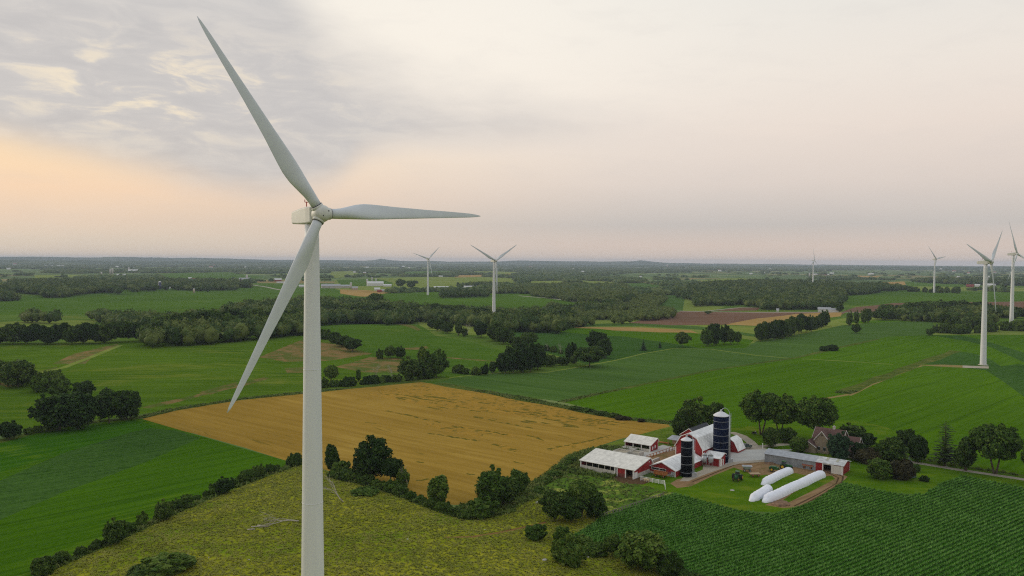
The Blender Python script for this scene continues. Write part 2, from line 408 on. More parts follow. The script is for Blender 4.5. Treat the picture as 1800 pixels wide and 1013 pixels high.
# ------------------------------------------------------------------ the ground: one sheet cut along field edges
ROWA = 35.0
def FM():
    M = {}
    M['meadow'] = field_mat('meadow_grass', (72, 98, 32), (94, 118, 44), (122, 126, 56), ang=20, rows=0.1, patch=0.012, fine=0.5)
    M['hay'] = field_mat('pale_hay', (104, 120, 50), (126, 138, 62), (142, 138, 76), ang=-12, rows=0.12, rowlen=0.006, patch=0.01, fine=0.3)
    M['hillcrop'] = field_mat('hill_crop', (64, 92, 16), (90, 116, 27), (124, 128, 50), tram=22, ang=8, rows=0.22, rowlen=0.006, patch=0.012, plo=0.52, phi=0.8, fine=0.7, cd=(44, 78, 26))
    M['hillcrop_b'] = field_mat('hill_crop_b', (62, 92, 22), (84, 112, 32), (112, 124, 46), ang=-8, rows=0.16, rowlen=0.005, patch=0.012, plo=0.6, phi=0.85, fine=0.6)
    M['corn'] = field_mat('corn_far', (62, 90, 36), (84, 111, 48), (98, 116, 52), ang=-40, rows=0.25, rowlen=0.008, patch=0.01, plo=0.62, phi=0.85, fine=0.8)
    M['corndark'] = field_mat('corn_dark', (36, 66, 20), (70, 102, 40), None, ang=40, rows=0.6, rowlen=0.03, fine=0.6, bump=1.0, bdist=1.0, fs=1.4)
    M['bright'] = field_mat('bright_crop', (61, 94, 8), (82, 116, 16), (106, 128, 28), tram=26, ang=44, rows=0.3, rowlen=0.006, patch=0.009, plo=0.6, phi=0.9, fine=0.5)
    M['brightL'] = field_mat('bright_crop_left', (50, 84, 8), (72, 108, 14), (102, 126, 26), tram=18, ang=46, rows=0.35, rowlen=0.012, patch=0.016, plo=0.55, phi=0.8, fine=0.9)
    M['midL'] = field_mat('mid_crop_left', (42, 82, 10), (64, 104, 16), (96, 122, 22), ang=46, rows=0.3, rowlen=0.02, patch=0.02, plo=0.55, phi=0.75, fine=1.0)
    M['fgcorn'] = field_mat('near_corn', (32, 68, 14), (72, 124, 34), (54, 108, 20), ang=36, rows=0.75, rowlen=0.03, patch=0.02, plo=0.5, phi=0.72, bump=1.0, bdist=1.2, fine=0.9, fs=1.5)
    M['wheat'] = field_mat('ripe_wheat', (136, 108, 42), (160, 129, 56), (172, 142, 68), ang=-40, rows=0.3, rowlen=0.012, patch=0.012, plo=0.5, phi=0.8, bump=0.35, fine=1.4, cd=(104, 90, 32))
    M['wheatL'] = field_mat('lodged_wheat', (140, 110, 42), (172, 136, 58), (92, 90, 36), ang=-40, rows=0.7, rowlen=0.09, patch=0.22, plo=0.52, phi=0.66, bump=0.8, fine=1.4)
    M['pasture'] = field_mat('dry_pasture', (112, 124, 22), (168, 162, 48), (98, 126, 20), ang=10, rows=0.12, rowlen=0.06, patch=0.03, plo=0.45, phi=0.7, bump=0.8, bdist=0.8, fine=0.42, fs=1.1)
    M['lawn'] = field_mat('farm_lawn', (64, 96, 12), (90, 118, 20), (114, 122, 36), ang=0, rows=0.15, rowlen=0.05, patch=0.05, fine=0.6)
    M['rough'] = field_mat('rough_grass', (72, 98, 26), (108, 124, 46), (128, 126, 58), ang=0, rows=0.2, rowlen=0.08, patch=0.05, bump=1.0, bdist=1.0, fine=0.4, fs=1.3)
    M['weeds'] = field_mat('weedy_grass', (66, 100, 26), (100, 124, 44), (158, 160, 76), ang=20, rows=0.2, rowlen=0.1, patch=0.09, plo=0.52, phi=0.62, bump=1.0, fine=0.7)
    M['soil'] = field_mat('bare_soil', (104, 78, 62), (124, 98, 78), (136, 112, 84), ang=-4, rows=0.2, rowlen=0.004, patch=0.008, bump=0.3)
    M['soilgreen'] = field_mat('thin_crop_soil', (104, 96, 52), (150, 118, 78), (70, 96, 32), ang=14, rows=0.7, rowlen=0.015, patch=0.07, plo=0.40, phi=0.58, bump=0.3)
    M['stubble'] = field_mat('stubble', (152, 124, 72), (170, 140, 86), (128, 112, 64), ang=-6, rows=0.2, rowlen=0.005, patch=0.01, bump=0.3)
    M['dirt'] = field_mat('yard_dirt', (126, 100, 70), (156, 128, 94), (104, 96, 56), ang=40, rows=0.8, rowlen=0.05, patch=0.1, plo=0.55, phi=0.7, bump=0.5)
    M['mud'] = field_mat('wet_mud', (76, 58, 42), (98, 78, 56), None, ang=0, rows=0.6, rowlen=0.3, bump=0.5)
    M['gravel'] = field_mat('gravel', (150, 140, 124), (178, 168, 150), (160, 146, 118), ang=30, rows=0.5, rowlen=0.06, patch=0.12, bump=0.2, fine=2)
    M['concrete'] = field_mat('concrete', (170, 168, 162), (190, 188, 180), (172, 160, 138), ang=0, rows=0.3, rowlen=0.1, patch=0.12, bump=0.05, fine=2)
    M['road'] = field_mat('grey_road', (148, 142, 130), (168, 160, 146), None, ang=0, rows=0.2, rowlen=0.02, bump=0.05)
    M['ditch'] = field_mat('ditch_grass_and_shade', (46, 72, 22), (92, 104, 42), (120, 116, 62), ang=0, rows=0.2, rowlen=0.1, patch=0.06, bump=1.0, bdist=1.0, fine=0.35, fs=1.4)  # dark grass tone; also paints the shade line at the corn edge
    M['track'] = field_mat('worn_track', (128, 112, 68), (146, 128, 82), (92, 106, 42), ang=0, rows=0.5, rowlen=0.1, patch=0.08, bump=0.3)
    M['path'] = field_mat('cow_path', (116, 86, 52), (140, 106, 66), (100, 96, 44), ang=0, rows=0.5, rowlen=0.1, patch=0.2, bump=0.3)
    M['streak'] = field_mat('lodged_streak', (84, 82, 26), (122, 108, 42), None, ang=-40, rows=0.8, rowlen=0.3, bump=1.0, bdist=0.8)
    # patchwork of distant farmland
    m = bpy.data.materials.new('distant_farmland'); m.use_nodes = True; N = NT(m.node_tree); b = m.node_tree.nodes['Principled BSDF']
    oc = N.node('ShaderNodeTexCoord').outputs['Object']
    vo = N.node('ShaderNodeTexVoronoi'); vo.distance = 'CHEBYCHEV'; N.put(vo.inputs['Vector'], N.mapping(oc, 0.3, (0.0016, 0.0023, 1))); vo.inputs['Scale'].default_value = 1.0
    vo.inputs['Randomness'].default_value = 0.85
    s = N.node('ShaderNodeSeparateColor'); N.l.new(vo.outputs['Color'], s.inputs[0])
    col = N.ramp(s.outputs[0], [(0, lin((84, 106, 54))), (0.3, lin((74, 98, 48))), (0.45, lin((108, 128, 66))), (0.62, lin((96, 120, 64))), (0.78, lin((124, 136, 80))), (0.9, lin((150, 130, 82))), (1, lin((60, 84, 42)))], 'CONSTANT')
    f = N.noise(oc, 0.01, 4, 0.6)
    col = N.mix(N.math('MULTIPLY', f, 0.5), col, lin((70, 92, 46)))
    N.put(b.inputs['Base Color'], col); b.inputs['Roughness'].default_value = 1; b.inputs['Specular IOR Level'].default_value = 0.02
    M['farmland'] = m
    return M
M = FM()

POLY = []      # (object name, material, world xy polygon), later wins
def poly(name, mat, pts, lift=0.0):
    p = G([a for a, b in pts], [b for a, b in pts], lift)[:, :2]
    POLY.append((name, mat, p))
def strip(name, mat, pts, w, w2=None):
    """a lane or ditch: pixel polyline, width in metres"""
    p = G([a for a, b in pts], [b for a, b in pts])[:, :2]
    # densify + widen
    q = [p[0]]
    for a, b in zip(p[:-1], p[1:]):
        n = max(1, int(np.hypot(*(b - a)) / max(6.0, 0.03 * np.hypot(*a))))
        for k in range(1, n + 1): q.append(a + (b - a) * k / n)
    q = np.array(q); d = np.gradient(q, axis=0); d /= np.hypot(d[:, 0], d[:, 1])[:, None]
    nrm = np.stack([-d[:, 1], d[:, 0]], 1); ww = np.linspace(w, w if w2 is None else w2, len(q))[:, None] / 2
    wob = 1 + 0.25 * np.sin(np.arange(len(q)) * 1.7)[:, None] * (1 if mat in ('ditch', 'soilgreen', 'track', 'mud') else 0.05)
    POLY.append((name, mat, np.concatenate([q + nrm * ww * wob, (q - nrm * ww * wob)[::-1]])))

# mid-distance farmland
poly('meadow', 'meadow', [(-500, 500), (0, 498), (900, 500), (1400, 500), (2300, 500), (2300, 640), (1900, 700), (-100, 700), (-500, 640)])
poly('crop_field', 'hillcrop_b', [(-400, 534), (20, 523), (100, 518), (215, 510), (300, 506), (480, 500), (560, 498), (620, 512), (600, 540), (300, 552), (-400, 560)])
poly('crop_field', 'hillcrop_b', [(560, 514), (640, 518), (750, 513), (830, 514), (915, 513), (995, 524), (1070, 533), (960, 548), (800, 545), (600, 535)])
poly('hay_field', 'hay', [(590, 492), (700, 488), (840, 486), (905, 490), (905, 500), (830, 512), (755, 511), (680, 514), (600, 512), (585, 505)])
poly('hay_field', 'hay', [(925, 494), (990, 493), (1002, 502), (990, 508), (935, 508)])
poly('hay_field', 'hay', [(1010, 492), (1070, 495), (1095, 500), (1090, 508), (1030, 506)])
poly('pale_field', 'corn', [(1095, 499), (1132, 497), (1165, 503), (1160, 512), (1110, 511)])
poly('hay_field', 'hay', [(1225, 493), (1300, 489), (1345, 491), (1340, 500), (1240, 503)])
poly('stubble_field', 'stubble', [(1225, 508), (1262, 506), (1262, 514), (1230, 514)])
poly('hay_field', 'hay', [(820, 478), (860, 477), (930, 480), (900, 483), (830, 482)])
poly('hay_field', 'hay', [(575, 478), (620, 476), (640, 484), (590, 489)])
poly('crop_field', 'hillcrop_b', [(700, 478), (790, 476), (800, 482), (720, 485)])
strip('lane', 'stubble', [(1150, 509), (1212, 500), (1232, 494)], 14)
poly('crop_field', 'hillcrop_b', [(590, 492), (660, 490), (690, 497), (690, 503), (600, 503)])
poly('stubble_field', 'stubble', [(598, 509), (640, 510), (690, 514), (640, 522), (598, 516)])
poly('stubble_field', 'stubble', [(798, 484), (850, 483), (912, 481), (895, 486), (800, 488)])
poly('hay_field', 'hay', [(60, 484), (200, 483), (200, 487), (62, 489)])
poly('crop_field', 'hillcrop_b', [(270, 481), (400, 478), (470, 487), (400, 495), (290, 494)])
poly('hay_field', 'hay', [(-40, 568), (60, 564), (172, 563), (160, 574), (-40, 577)])
strip('lane', 'road', [(440, 500), (478, 507), (500, 511)], 10)
strip('lane', 'road', [(912, 520), (960, 524), (1010, 530)], 9)
poly('pasture_strip', 'hay', [(733, 557), (800, 561), (862, 571), (905, 572), (880, 592), (815, 588), (740, 578)])
# big rolling field on the left
poly('hill_field', 'hillcrop', [(-700, 612), (0, 604), (150, 603), (260, 600), (400, 587), (520, 577), (560, 577), (600, 602), (650, 625), (640, 690), (560, 692), (420, 703), (300, 722), (200, 735), (0, 760), (-700, 860)])
poly('hill_field', 'hillcrop_b', [(562, 566), (620, 560), (690, 561), (715, 568), (765, 590), (830, 602), (900, 622), (890, 650), (850, 662), (790, 665), (700, 655), (660, 630), (600, 600), (562, 590)])
poly('bare_patch', 'soilgreen', [(92, 640), (130, 622), (205, 605), (212, 608), (165, 626), (150, 640), (125, 640)])
poly('bare_patch', 'soilgreen', [(60, 655), (100, 645), (105, 650), (70, 664)])
poly('bare_patch', 'soilgreen', [(455, 628), (530, 598), (600, 607), (655, 622), (580, 634), (500, 636)])
poly('bare_patch', 'soilgreen', [(590, 645), (650, 628), (700, 630), (720, 636), (700, 655), (640, 655)])
poly('bare_patch', 'soilgreen', [(350, 690), (415, 672), (420, 678), (370, 694)])
poly('bare_patch', 'soilgreen', [(680, 562), (700, 564), (740, 580), (735, 582), (700, 571)])
poly('bare_patch', 'soilgreen', [(710, 612), (750, 609), (755, 613), (715, 616)])
poly('bare_patch', 'soilgreen', [(500, 648), (540, 645), (545, 655), (505, 656)])
strip('bare_patch', 'soilgreen', [(255, 717), (330, 700), (420, 678), (470, 664)], 6)
strip('grass_strip', 'hay', [(62, 657), (110, 647), (160, 628), (212, 607)], 5)
strip('bare_patch', 'soilgreen', [(0, 672), (30, 678)], 8)
strip('lane', 'soilgreen', [(770, 628), (830, 632), (872, 636)], 5)
# strips behind the middle hedges
poly('crop_strip', 'hay', [(985, 566), (1110, 560), (1200, 568), (1330, 575), (1420, 570), (1480, 560), (1570, 550), (1640, 560), (1560, 575), (1450, 588), (1330, 604), (1200, 590), (1050, 576), (985, 574)])
poly('crop_strip', 'corn', [(1000, 570), (1130, 568), (1230, 574), (1330, 588), (1325, 592), (1230, 580), (1130, 574), (1000, 574)])
poly('stubble_strip', 'stubble', [(1010, 575), (1130, 576), (1215, 581), (1232, 588), (1150, 584), (1010, 579)])
poly('bright_field', 'bright', [(880, 572), (960, 575), (1050, 578), (1100, 584), (1215, 585), (1325, 598), (1310, 612), (1230, 612), (1180, 603), (1100, 592), (960, 582), (890, 583)])
poly('corn_field', 'corndark', [(885, 583), (960, 582), (1060, 590), (1100, 592), (1182, 604), (1230, 612), (1100, 634), (1030, 640), (960, 620), (890, 600)])
poly('bare_field', 'soil', [(1105, 568), (1160, 557), (1198, 547), (1300, 549), (1420, 549), (1490, 548), (1475, 556), (1400, 562), (1280, 571), (1180, 572)])
poly('stubble_field', 'stubble', [(1275, 571), (1330, 560), (1400, 552), (1480, 549), (1478, 556), (1400, 564), (1330, 573)])
poly('bare_field', 'soil', [(1255, 547), (1298, 541), (1338, 541), (1330, 546)])
poly('pale_field', 'corn', [(1160, 546), (1172, 519), (1205, 520), (1200, 547)])
poly('bright_field', 'hay', [(1200, 547), (1205, 520), (1222, 520), (1222, 533), (1275, 540), (1250, 547)])
poly('crop_field', 'hillcrop_b', [(1465, 516), (1560, 510), (1640, 512), (1760, 514), (2300, 512), (2300, 532), (1800, 530), (1575, 532), (1495, 538)])
poly('hay_field', 'hay', [(1600, 504), (1760, 506), (2300, 508), (2300, 512), (1600, 511)])
poly('bare_field', 'soil', [(1480, 549), (1505, 540), (1570, 533), (1800, 530), (2300, 532), (2300, 548), (1800, 550), (1560, 552)])
poly('crop_field', 'hillcrop_b', [(1590, 497), (1620, 494), (1700, 500), (1690, 505), (1600, 503)])
poly('stubble_field', 'stubble', [(1550, 496), (1590, 495), (1592, 501), (1560, 501)])
poly('stubble_field', 'stubble', [(1492, 484), (1548, 486), (1540, 488), (1500, 487)])
strip('road', 'road', [(1160, 545.5), (1230, 548), (1330, 549.5), (1470, 549), (1560, 549), (1660, 552)], 9)
strip('road', 'road', [(1240, 547), (1300, 541), (1340, 540)], 7)
poly('bright_field', 'bright', [(1470, 566), (1560, 562), (1630, 568), (1640, 573), (1560, 572)])
poly('meadow_strip', 'hay', [(1625, 578), (1700, 565), (1800, 575), (2300, 570), (2300, 590), (1800, 590), (1635, 589)])
# corn and bright fields, centre right
poly('corn_field', 'corn', [(770, 672), (800, 664), (880, 652), (960, 655), (1080, 634), (1180, 613), (1232, 612), (1310, 612), (1330, 600), (1420, 585), (1480, 572), (1560, 566), (1640, 566), (1640, 590), (1560, 592), (1400, 628), (1250, 650), (985, 706), (870, 690)])
strip('grass_strip', 'hay', [(790, 664), (880, 655), (960, 655), (1080, 634), (1130, 622), (1182, 613), (1250, 614), (1330, 625), (1390, 630)], 2.5)
poly('bright_field', 'bright', [(985, 706), (1250, 650), (1400, 630), (1560, 592), (1640, 589), (1800, 589), (2400, 589), (2400, 920), (1800, 838), (1640, 800), (1500, 760), (1300, 765), (1190, 747), (1120, 738)])
poly('corn_field', 'corndark', [(1610, 640), (1640, 626), (1680, 617), (1715, 622), (1745, 634), (1775, 655), (1740, 652), (1640, 641)])
poly('corn_field', 'corndark', [(1640, 590), (1690, 590), (1720, 596), (1800, 620), (1950, 660), (1950, 690), (1800, 637), (1740, 610), (1700, 600)])
poly('corn_field', 'corndark', [(1728, 648), (1790, 640), (2100, 680), (2100, 800), (1800, 698), (1760, 668)])
poly('gravel_pad', 'track', [(1605, 641.5), (1660, 641.2), (1700, 643), (1700, 647.0), (1640, 643.9)]); poly('gravel_pad', 'gravel', [(1692, 642.6), (1738, 644.3), (1738, 648), (1692, 646.5)])
strip('lane', 'track', [(1490, 695), (1540, 672), (1600, 648), (1620, 643)], 4)
strip('ditch_and_shade_strip', 'ditch', [(985, 707), (1110, 680), (1250, 651), (1330, 639), (1400, 629), (1480, 610), (1545, 596)], 4.5)  # no ditch: painted shade line where the taller corn meets the bright crop
strip('ditch_and_shade_strip', 'ditch', [(1480, 692), (1540, 668), (1610, 641), (1680, 617)], 9)
strip('lane', 'track', [(1350, 728), (1420, 706), (1490, 694)], 2.5)
strip('grass_strip', 'hay', [(1410, 631), (1500, 636), (1570, 641)], 2.5)
# ripe wheat
poly('rough_grass', 'rough', [(800, 878), (880, 850), (960, 815), (1000, 850), (960, 890), (900, 925), (830, 915)])
poly('wheat_field', 'wheat', [(248, 737), (300, 723), (420, 704), (560, 690), (640, 681), (740, 672), (770, 676), (880, 694), (1000, 718), (1100, 737), (1172, 742), (1178, 750), (1150, 758), (1090, 772), (1035, 790), (1000, 800), (985, 812), (960, 832), (930, 852), (900, 868), (860, 880), (800, 888), (700, 875), (600, 835), (560, 822), (510, 812), (430, 787), (340, 762), (256, 743)])
poly('lodged_wheat', 'wheatL', [(640, 692), (740, 676), (880, 697), (1000, 722), (1100, 742), (1060, 752), (960, 738), (860, 725), (740, 712)])
poly('lodged_wheat', 'wheatL', [(750, 742), (800, 752), (850, 764), (846, 770), (790, 760), (750, 748)])
poly('lodged_wheat', 'wheatL', [(870, 778), (915, 790), (905, 795), (868, 784)])
poly('lodged_wheat', 'wheatL', [(790, 745), (880, 760), (915, 765), (900, 768), (840, 760), (790, 750)])
poly('lodged_wheat', 'wheatL', [(960, 790), (1020, 778), (1080, 762), (1075, 768), (1010, 787), (965, 793)])
_rs = random.Random(21)
_SL = [(752, 762, 845, 776), (792, 748, 895, 765), (678, 722, 775, 743), (863, 780, 910, 792), (857, 738, 937, 753), (963, 790, 1033, 776), (1033, 776, 1077, 763), (730, 846, 757, 842), (900, 812, 925, 815), (818, 833, 838, 835), (732, 812, 748, 814), (925, 765, 960, 775), (640, 742, 662, 745)]
for a, b, c, d in _SL:
    n = max(1, int((c - a) / 14))
    for k in range(n):
        f0 = k / n + _rs.uniform(0, .15) / n; f1 = (k + 1) / n - _rs.uniform(0, .25) / n
        strip('lodged_streak', 'streak', [(a + (c - a) * f0, b + (d - b) * f0 + _rs.uniform(-1, 1)), (a + (c - a) * (f0 + f1) / 2, b + (d - b) * (f0 + f1) / 2 + _rs.uniform(-.8, .8)), (a + (c - a) * f1, b + (d - b) * f1 + _rs.uniform(-1, 1))], _rs.uniform(.8, 2.4), _rs.uniform(.5, 1.6))
for k in range(70):
    u = _rs.uniform(690, 1075); v0 = 686 + (u - 690) * .14; v = v0 + _rs.uniform(0, 34) * (1 - abs(u - 860) / 400); l = _rs.uniform(8, 26)
    strip('lodged_streak', 'streak', [(u, v), (u + l / 2, v + l * .07 + _rs.uniform(-.7, .7)), (u + l, v + l * .15)], _rs.uniform(.7, 2.6), _rs.uniform(.5, 1.5))
strip('ditch_and_shade_strip', 'ditch', [(770, 674), (870, 692), (1000, 717), (1100, 736), (1180, 744)], 9)
strip('ditch_and_shade_strip', 'ditch', [(245, 735), (300, 721), (420, 702), (560, 688), (740, 670)], 6)
# left lower strips
poly('bright_field', 'brightL', [(-400, 840), (0, 777), (80, 757), (180, 742), (248, 736), (340, 763), (510, 812), (525, 818), (400, 862), (200, 955), (60, 1020), (-200, 1300), (-900, 1300)])
poly('crop_strip', 'midL', [(-400, 850), (0, 778), (120, 753), (235, 739), (275, 750), (200, 772), (100, 800), (0, 830), (-400, 960)])
poly('corn_strip', 'corndark', [(-400, 1000), (0, 845), (110, 797), (230, 760), (265, 753), (310, 757), (352, 770), (250, 815), (120, 862), (0, 914), (-400, 1110)])
strip('grass_strip', 'ditch', [(-60, 790), (0, 776), (80, 755), (180, 740), (248, 735)], 5)
# pasture knoll below the main turbine
poly('pasture', 'pasture', [(60, 1013), (200, 950), (400, 862), (520, 816), (560, 822), (620, 848), (690, 868), (760, 890), (820, 912), (900, 896), (945, 875), (1000, 870), (1060, 880), (1050, 920), (1010, 940), (1090, 975), (1200, 1013), (1400, 1300), (1700, 2400), (-900, 2400), (-500, 1350)])
strip('cow_path', 'path', [(780, 945), (830, 944), (880, 936), (930, 925), (960, 918)], 1.3)
# farmyard
strip('hedge_bottom', 'rough', [(70, 1008), (200, 952), (300, 905), (400, 862), (470, 835), (525, 817)], 3.5)
strip('hedge_bottom', 'rough', [(585, 838), (640, 851), (700, 869), (745, 887), (790, 903), (830, 913), (900, 897)], 4)
poly('weedy_meadow', 'weeds', [(940, 870), (960, 845), (1000, 830), (1040, 832), (1110, 848), (1180, 848), (1188, 868), (1060, 908), (1010, 890)])
poly('farm_lawn', 'lawn', [(1115, 850), (1150, 835), (1180, 820), (1190, 762), (1180, 748), (1290, 752), (1400, 742), (1500, 738), (1560, 752), (1640, 790), (1720, 815), (1800, 835), (1950, 868), (1950, 880), (1800, 858), (1690, 836), (1660, 850), (1625, 870), (1560, 866), (1480, 849), (1430, 880), (1370, 902), (1290, 897), (1230, 880), (1186, 868)])
poly('rough_grass', 'rough', [(960, 832), (985, 812), (1000, 800), (1040, 789), (1100, 771), (1150, 757), (1185, 748), (1210, 760), (1200, 790), (1150, 800), (1110, 800), (1060, 820), (1110, 848), (1040, 838), (1000, 832), (960, 850), (942, 868), (930, 855)])
poly('corn_field', 'fgcorn', [(1008, 942), (1060, 908), (1120, 886), (1186, 868), (1240, 882), (1290, 896), (1340, 905), (1372, 902), (1430, 882), (1480, 848), (1540, 862), (1600, 872), (1625, 868), (1655, 850), (1690, 836), (1800, 858), (1950, 882), (2300, 960), (2600, 1500), (1500, 1500), (1250, 1100), (1190, 1008), (1100, 972)])
poly('farm_yard', 'dirt', [(1178, 850), (1190, 843), (1240, 832), (1275, 815), (1345, 805), (1480, 834), (1490, 838), (1478, 850), (1440, 872), (1400, 892), (1375, 893), (1345, 888), (1400, 862), (1440, 842), (1400, 832), (1330, 836), (1290, 822), (1250, 838), (1215, 855), (1190, 858)])
poly('grass_island', 'lawn', [(1395, 866), (1450, 838), (1462, 836), (1468, 842), (1430, 862), (1385, 884), (1370, 884)])
poly('farm_yard', 'gravel', [(1240, 800), (1270, 790), (1300, 780), (1330, 783), (1350, 790), (1345, 812), (1300, 815), (1275, 822), (1240, 834), (1210, 846), (1195, 846), (1200, 840), (1235, 826)])
poly('concrete_apron', 'concrete', [(1255, 800), (1280, 792), (1340, 790), (1395, 790), (1345, 808), (1290, 812), (1272, 818), (1258, 812)])
poly('concrete_yard', 'concrete', [(1085, 790), (1140, 792), (1165, 782), (1192, 788), (1185, 796), (1150, 806), (1120, 806), (1100, 800)])
poly('dirt_lot', 'dirt', [(1125, 806), (1190, 790), (1192, 812), (1150, 822), (1135, 818)])
poly('mud_patch', 'mud', [(1072, 840), (1090, 836), (1130, 840), (1150, 844), (1130, 852), (1095, 850)])
for _w in ([(1352, 868), (1380, 856), (1410, 843), (1440, 832)], [(1358, 870), (1386, 858), (1416, 845), (1446, 834)], [(1396, 890), (1440, 868), (1470, 850), (1474, 840), (1455, 831), (1420, 827)], [(1404, 892), (1448, 868), (1480, 848), (1482, 838), (1460, 828)], [(1215, 848), (1250, 834), (1290, 818), (1340, 812)]): strip('wheel_rut', 'mud', _w, .55)
strip('driveway', 'gravel', [(1330, 788), (1318, 776), (1304, 766), (1285, 760)], 4)
strip('driveway', 'gravel', [(1330, 786), (1380, 781), (1420, 783), (1470, 792)], 4)
strip('farm_road', 'road', [(1560, 800), (1600, 812), (1680, 825), (1800, 843), (2000, 880)], 3.4)
strip('ditch_and_shade_strip', 'ditch', [(1590, 802), (1680, 818), (1800, 837), (1950, 865)], 3)

def in_poly(pts, pg):
    x, y = pts[:, 0], pts[:, 1]; ins = np.zeros(len(pts), bool)
    bb = (x >= pg[:, 0].min()) & (x <= pg[:, 0].max()) & (y >= pg[:, 1].min()) & (y <= pg[:, 1].max())
    if not bb.any(): return ins
    xs, ys = x[bb], y[bb]; r = np.zeros(len(xs), bool); n = len(pg); j = n - 1
    for i in range(n):
        xi, yi = pg[i]; xj, yj = pg[j]
        c = ((yi > ys) != (yj > ys)) & (xs < (xj - xi) * (ys - yi) / (yj - yi + 1e-12) + xi)
        r ^= c; j = i
    ins[bb] = r; return ins

def build_ground():
    pts = []; edges = []
    r = 60.0
    k = 0
    while r < 24000:
        stp = max(0.7, min(2.0, r / 1500)) * 0.9
        for a in np.arange(-62 + (k % 2) * stp / 2, 62.01, stp):
            q = R_(a); pts.append((r * math.sin(q), r * math.cos(q)))
        r *= 1.016 if r < 1500 else 1.03; k += 1
    for r, n in ((40, 16), (60, 24), (150, 24), (400, 30), (1200, 30), (4000, 30), (12000, 30), (24500, 40)):   # behind the camera, coarse
        for i in range(n):
            q = 2 * math.pi * i / n
            if abs(((q + math.pi) % (2 * math.pi)) - math.pi) > R_(63): pts.append((r * math.sin(q), r * math.cos(q)))
    pts.append((0.1, 0.2))
    for nm, mt, pg in POLY:
        s = len(pts); q = []
        for a, b in zip(pg, np.roll(pg, -1, axis=0)):
            L = float(np.hypot(*(b - a))); n = max(1, int(L / max(3.0, 0.012 * np.hypot(*a))))
            n = min(n, 60)
            for i in range(n): q.append(tuple(a + (b - a) * i / n))
        pts += q; m = len(q)
        edges += [(s + i, s + (i + 1) % m) for i in range(m)]
    V, E, F, *_ = delaunay_2d_cdt([Vector(p) for p in pts], edges, [], 0, 0.01)
    V = np.array([(v[0], v[1]) for v in V]); F = np.array([f for f in F if len(f) == 3], int)
    c = V[F].mean(axis=1)
    own = np.full(len(F), -1)
    for i, (nm, mt, pg) in enumerate(POLY): own[in_poly(c, pg)] = i
    z = H(V[:, 0], V[:, 1])
    V3 = np.column_stack([V, z])
    # orientation
    a = V[F[:, 1]] - V[F[:, 0]]; b = V[F[:, 2]] - V[F[:, 0]]
    flip = (a[:, 0] * b[:, 1] - a[:, 1] * b[:, 0]) < 0; F[flip] = F[flip][:, ::-1]
    for i in [-1] + list(range(len(POLY))):
        sel = F[own == i]
        if not len(sel): continue
        u, inv = np.unique(sel, return_inverse=True)
        nm, mt = ('ground', 'farmland') if i < 0 else POLY[i][:2]
        o = mesh_np(nm, V3[u], inv.reshape(-1, 3), M[mt], smooth=True)
        o['kind'] = 'structure'
build_ground()

# distant hills on the skyline (real ridges 15 to 17 km away)
def hills():
    def ridge(name, D, prof, seed, depth):
        rg = np.random.default_rng(seed); us = np.arange(-500, 2301, 6.0)
        v = np.interp(us, [p[0] for p in prof], [p[1] for p in prof])
        v = v + np.interp(us, us[::5], rg.normal(0, 0.35, len(us[::5]))) + rg.normal(0, 0.06, len(us))
        d = rays(us, v); t = D / np.hypot(d[:, 0], d[:, 1]); top = np.stack([d[:, 0] * t, d[:, 1] * t, CZ + d[:, 2] * t], 1)
        rows = []
        for k, (f, hz) in enumerate([(0.86, 0), (0.93, 0.35), (0.97, 0.72), (1.0, 1.0), (1.05, 0.6), (1.1, 0.0)]):
            p = top.copy(); p[:, :2] *= f; p[:, 2] = 2 + (top[:, 2] - 2) * hz
            if 0 < k < 3: p[:, 2] += rg.normal(0, 3, len(p))
            rows.append(p)
        n = len(us); Vv = np.concatenate(rows); Fq = [(r * n + i, r * n + i + 1, (r + 1) * n + i + 1, (r + 1) * n + i) for r in range(5) for i in range(n - 1)]
        o = mesh_np(name, Vv, np.array(Fq), hm, smooth=True); o['kind'] = 'structure'
    hm = field_mat('wooded_hills', (44, 62, 34), (62, 84, 44), (92, 104, 62), ang=0, rows=0.004, rowlen=0.001, patch=0.0012, plo=0.5, phi=0.62, fine=0.006, bump=0.0)
    ridge('hills', 16500, [(-500, 452), (0, 452), (60, 451.5), (170, 453), (200, 451.5), (240, 452), (300, 454), (340, 453.5), (400, 455), (480, 457), (560, 457.5), (640, 458.5), (658, 457.5), (671, 455.2), (685, 457.5), (720, 459), (820, 460.5), (880, 459.6), (920, 458.6), (990, 459.2), (1040, 460), (1090, 460), (1110, 460), (1128, 457.8), (1140, 460), (1170, 461.8), (1250, 463), (1400, 464.8), (1600, 467), (1800, 468.5), (2300, 470)], 5, 0)
    ridge('hills', 11500, [(-500, 458), (0, 457), (200, 459), (380, 460), (600, 463), (800, 465), (1100, 466.5), (1300, 467.3), (1500, 468.5), (1800, 470), (2300, 471)], 9, 0)
hills()

# ------------------------------------------------------------------ trees
def ico(sub):
    import bmesh
    bm = bmesh.new(); bmesh.ops.create_icosphere(bm, subdivisions=sub, radius=1.0)
    V = np.array([v.co[:] for v in bm.verts]); F = np.array([[v.index for v in f.verts] for f in bm.faces]); bm.free(); return V, F
ICO1 = ico(1); ICO2 = ico(2)

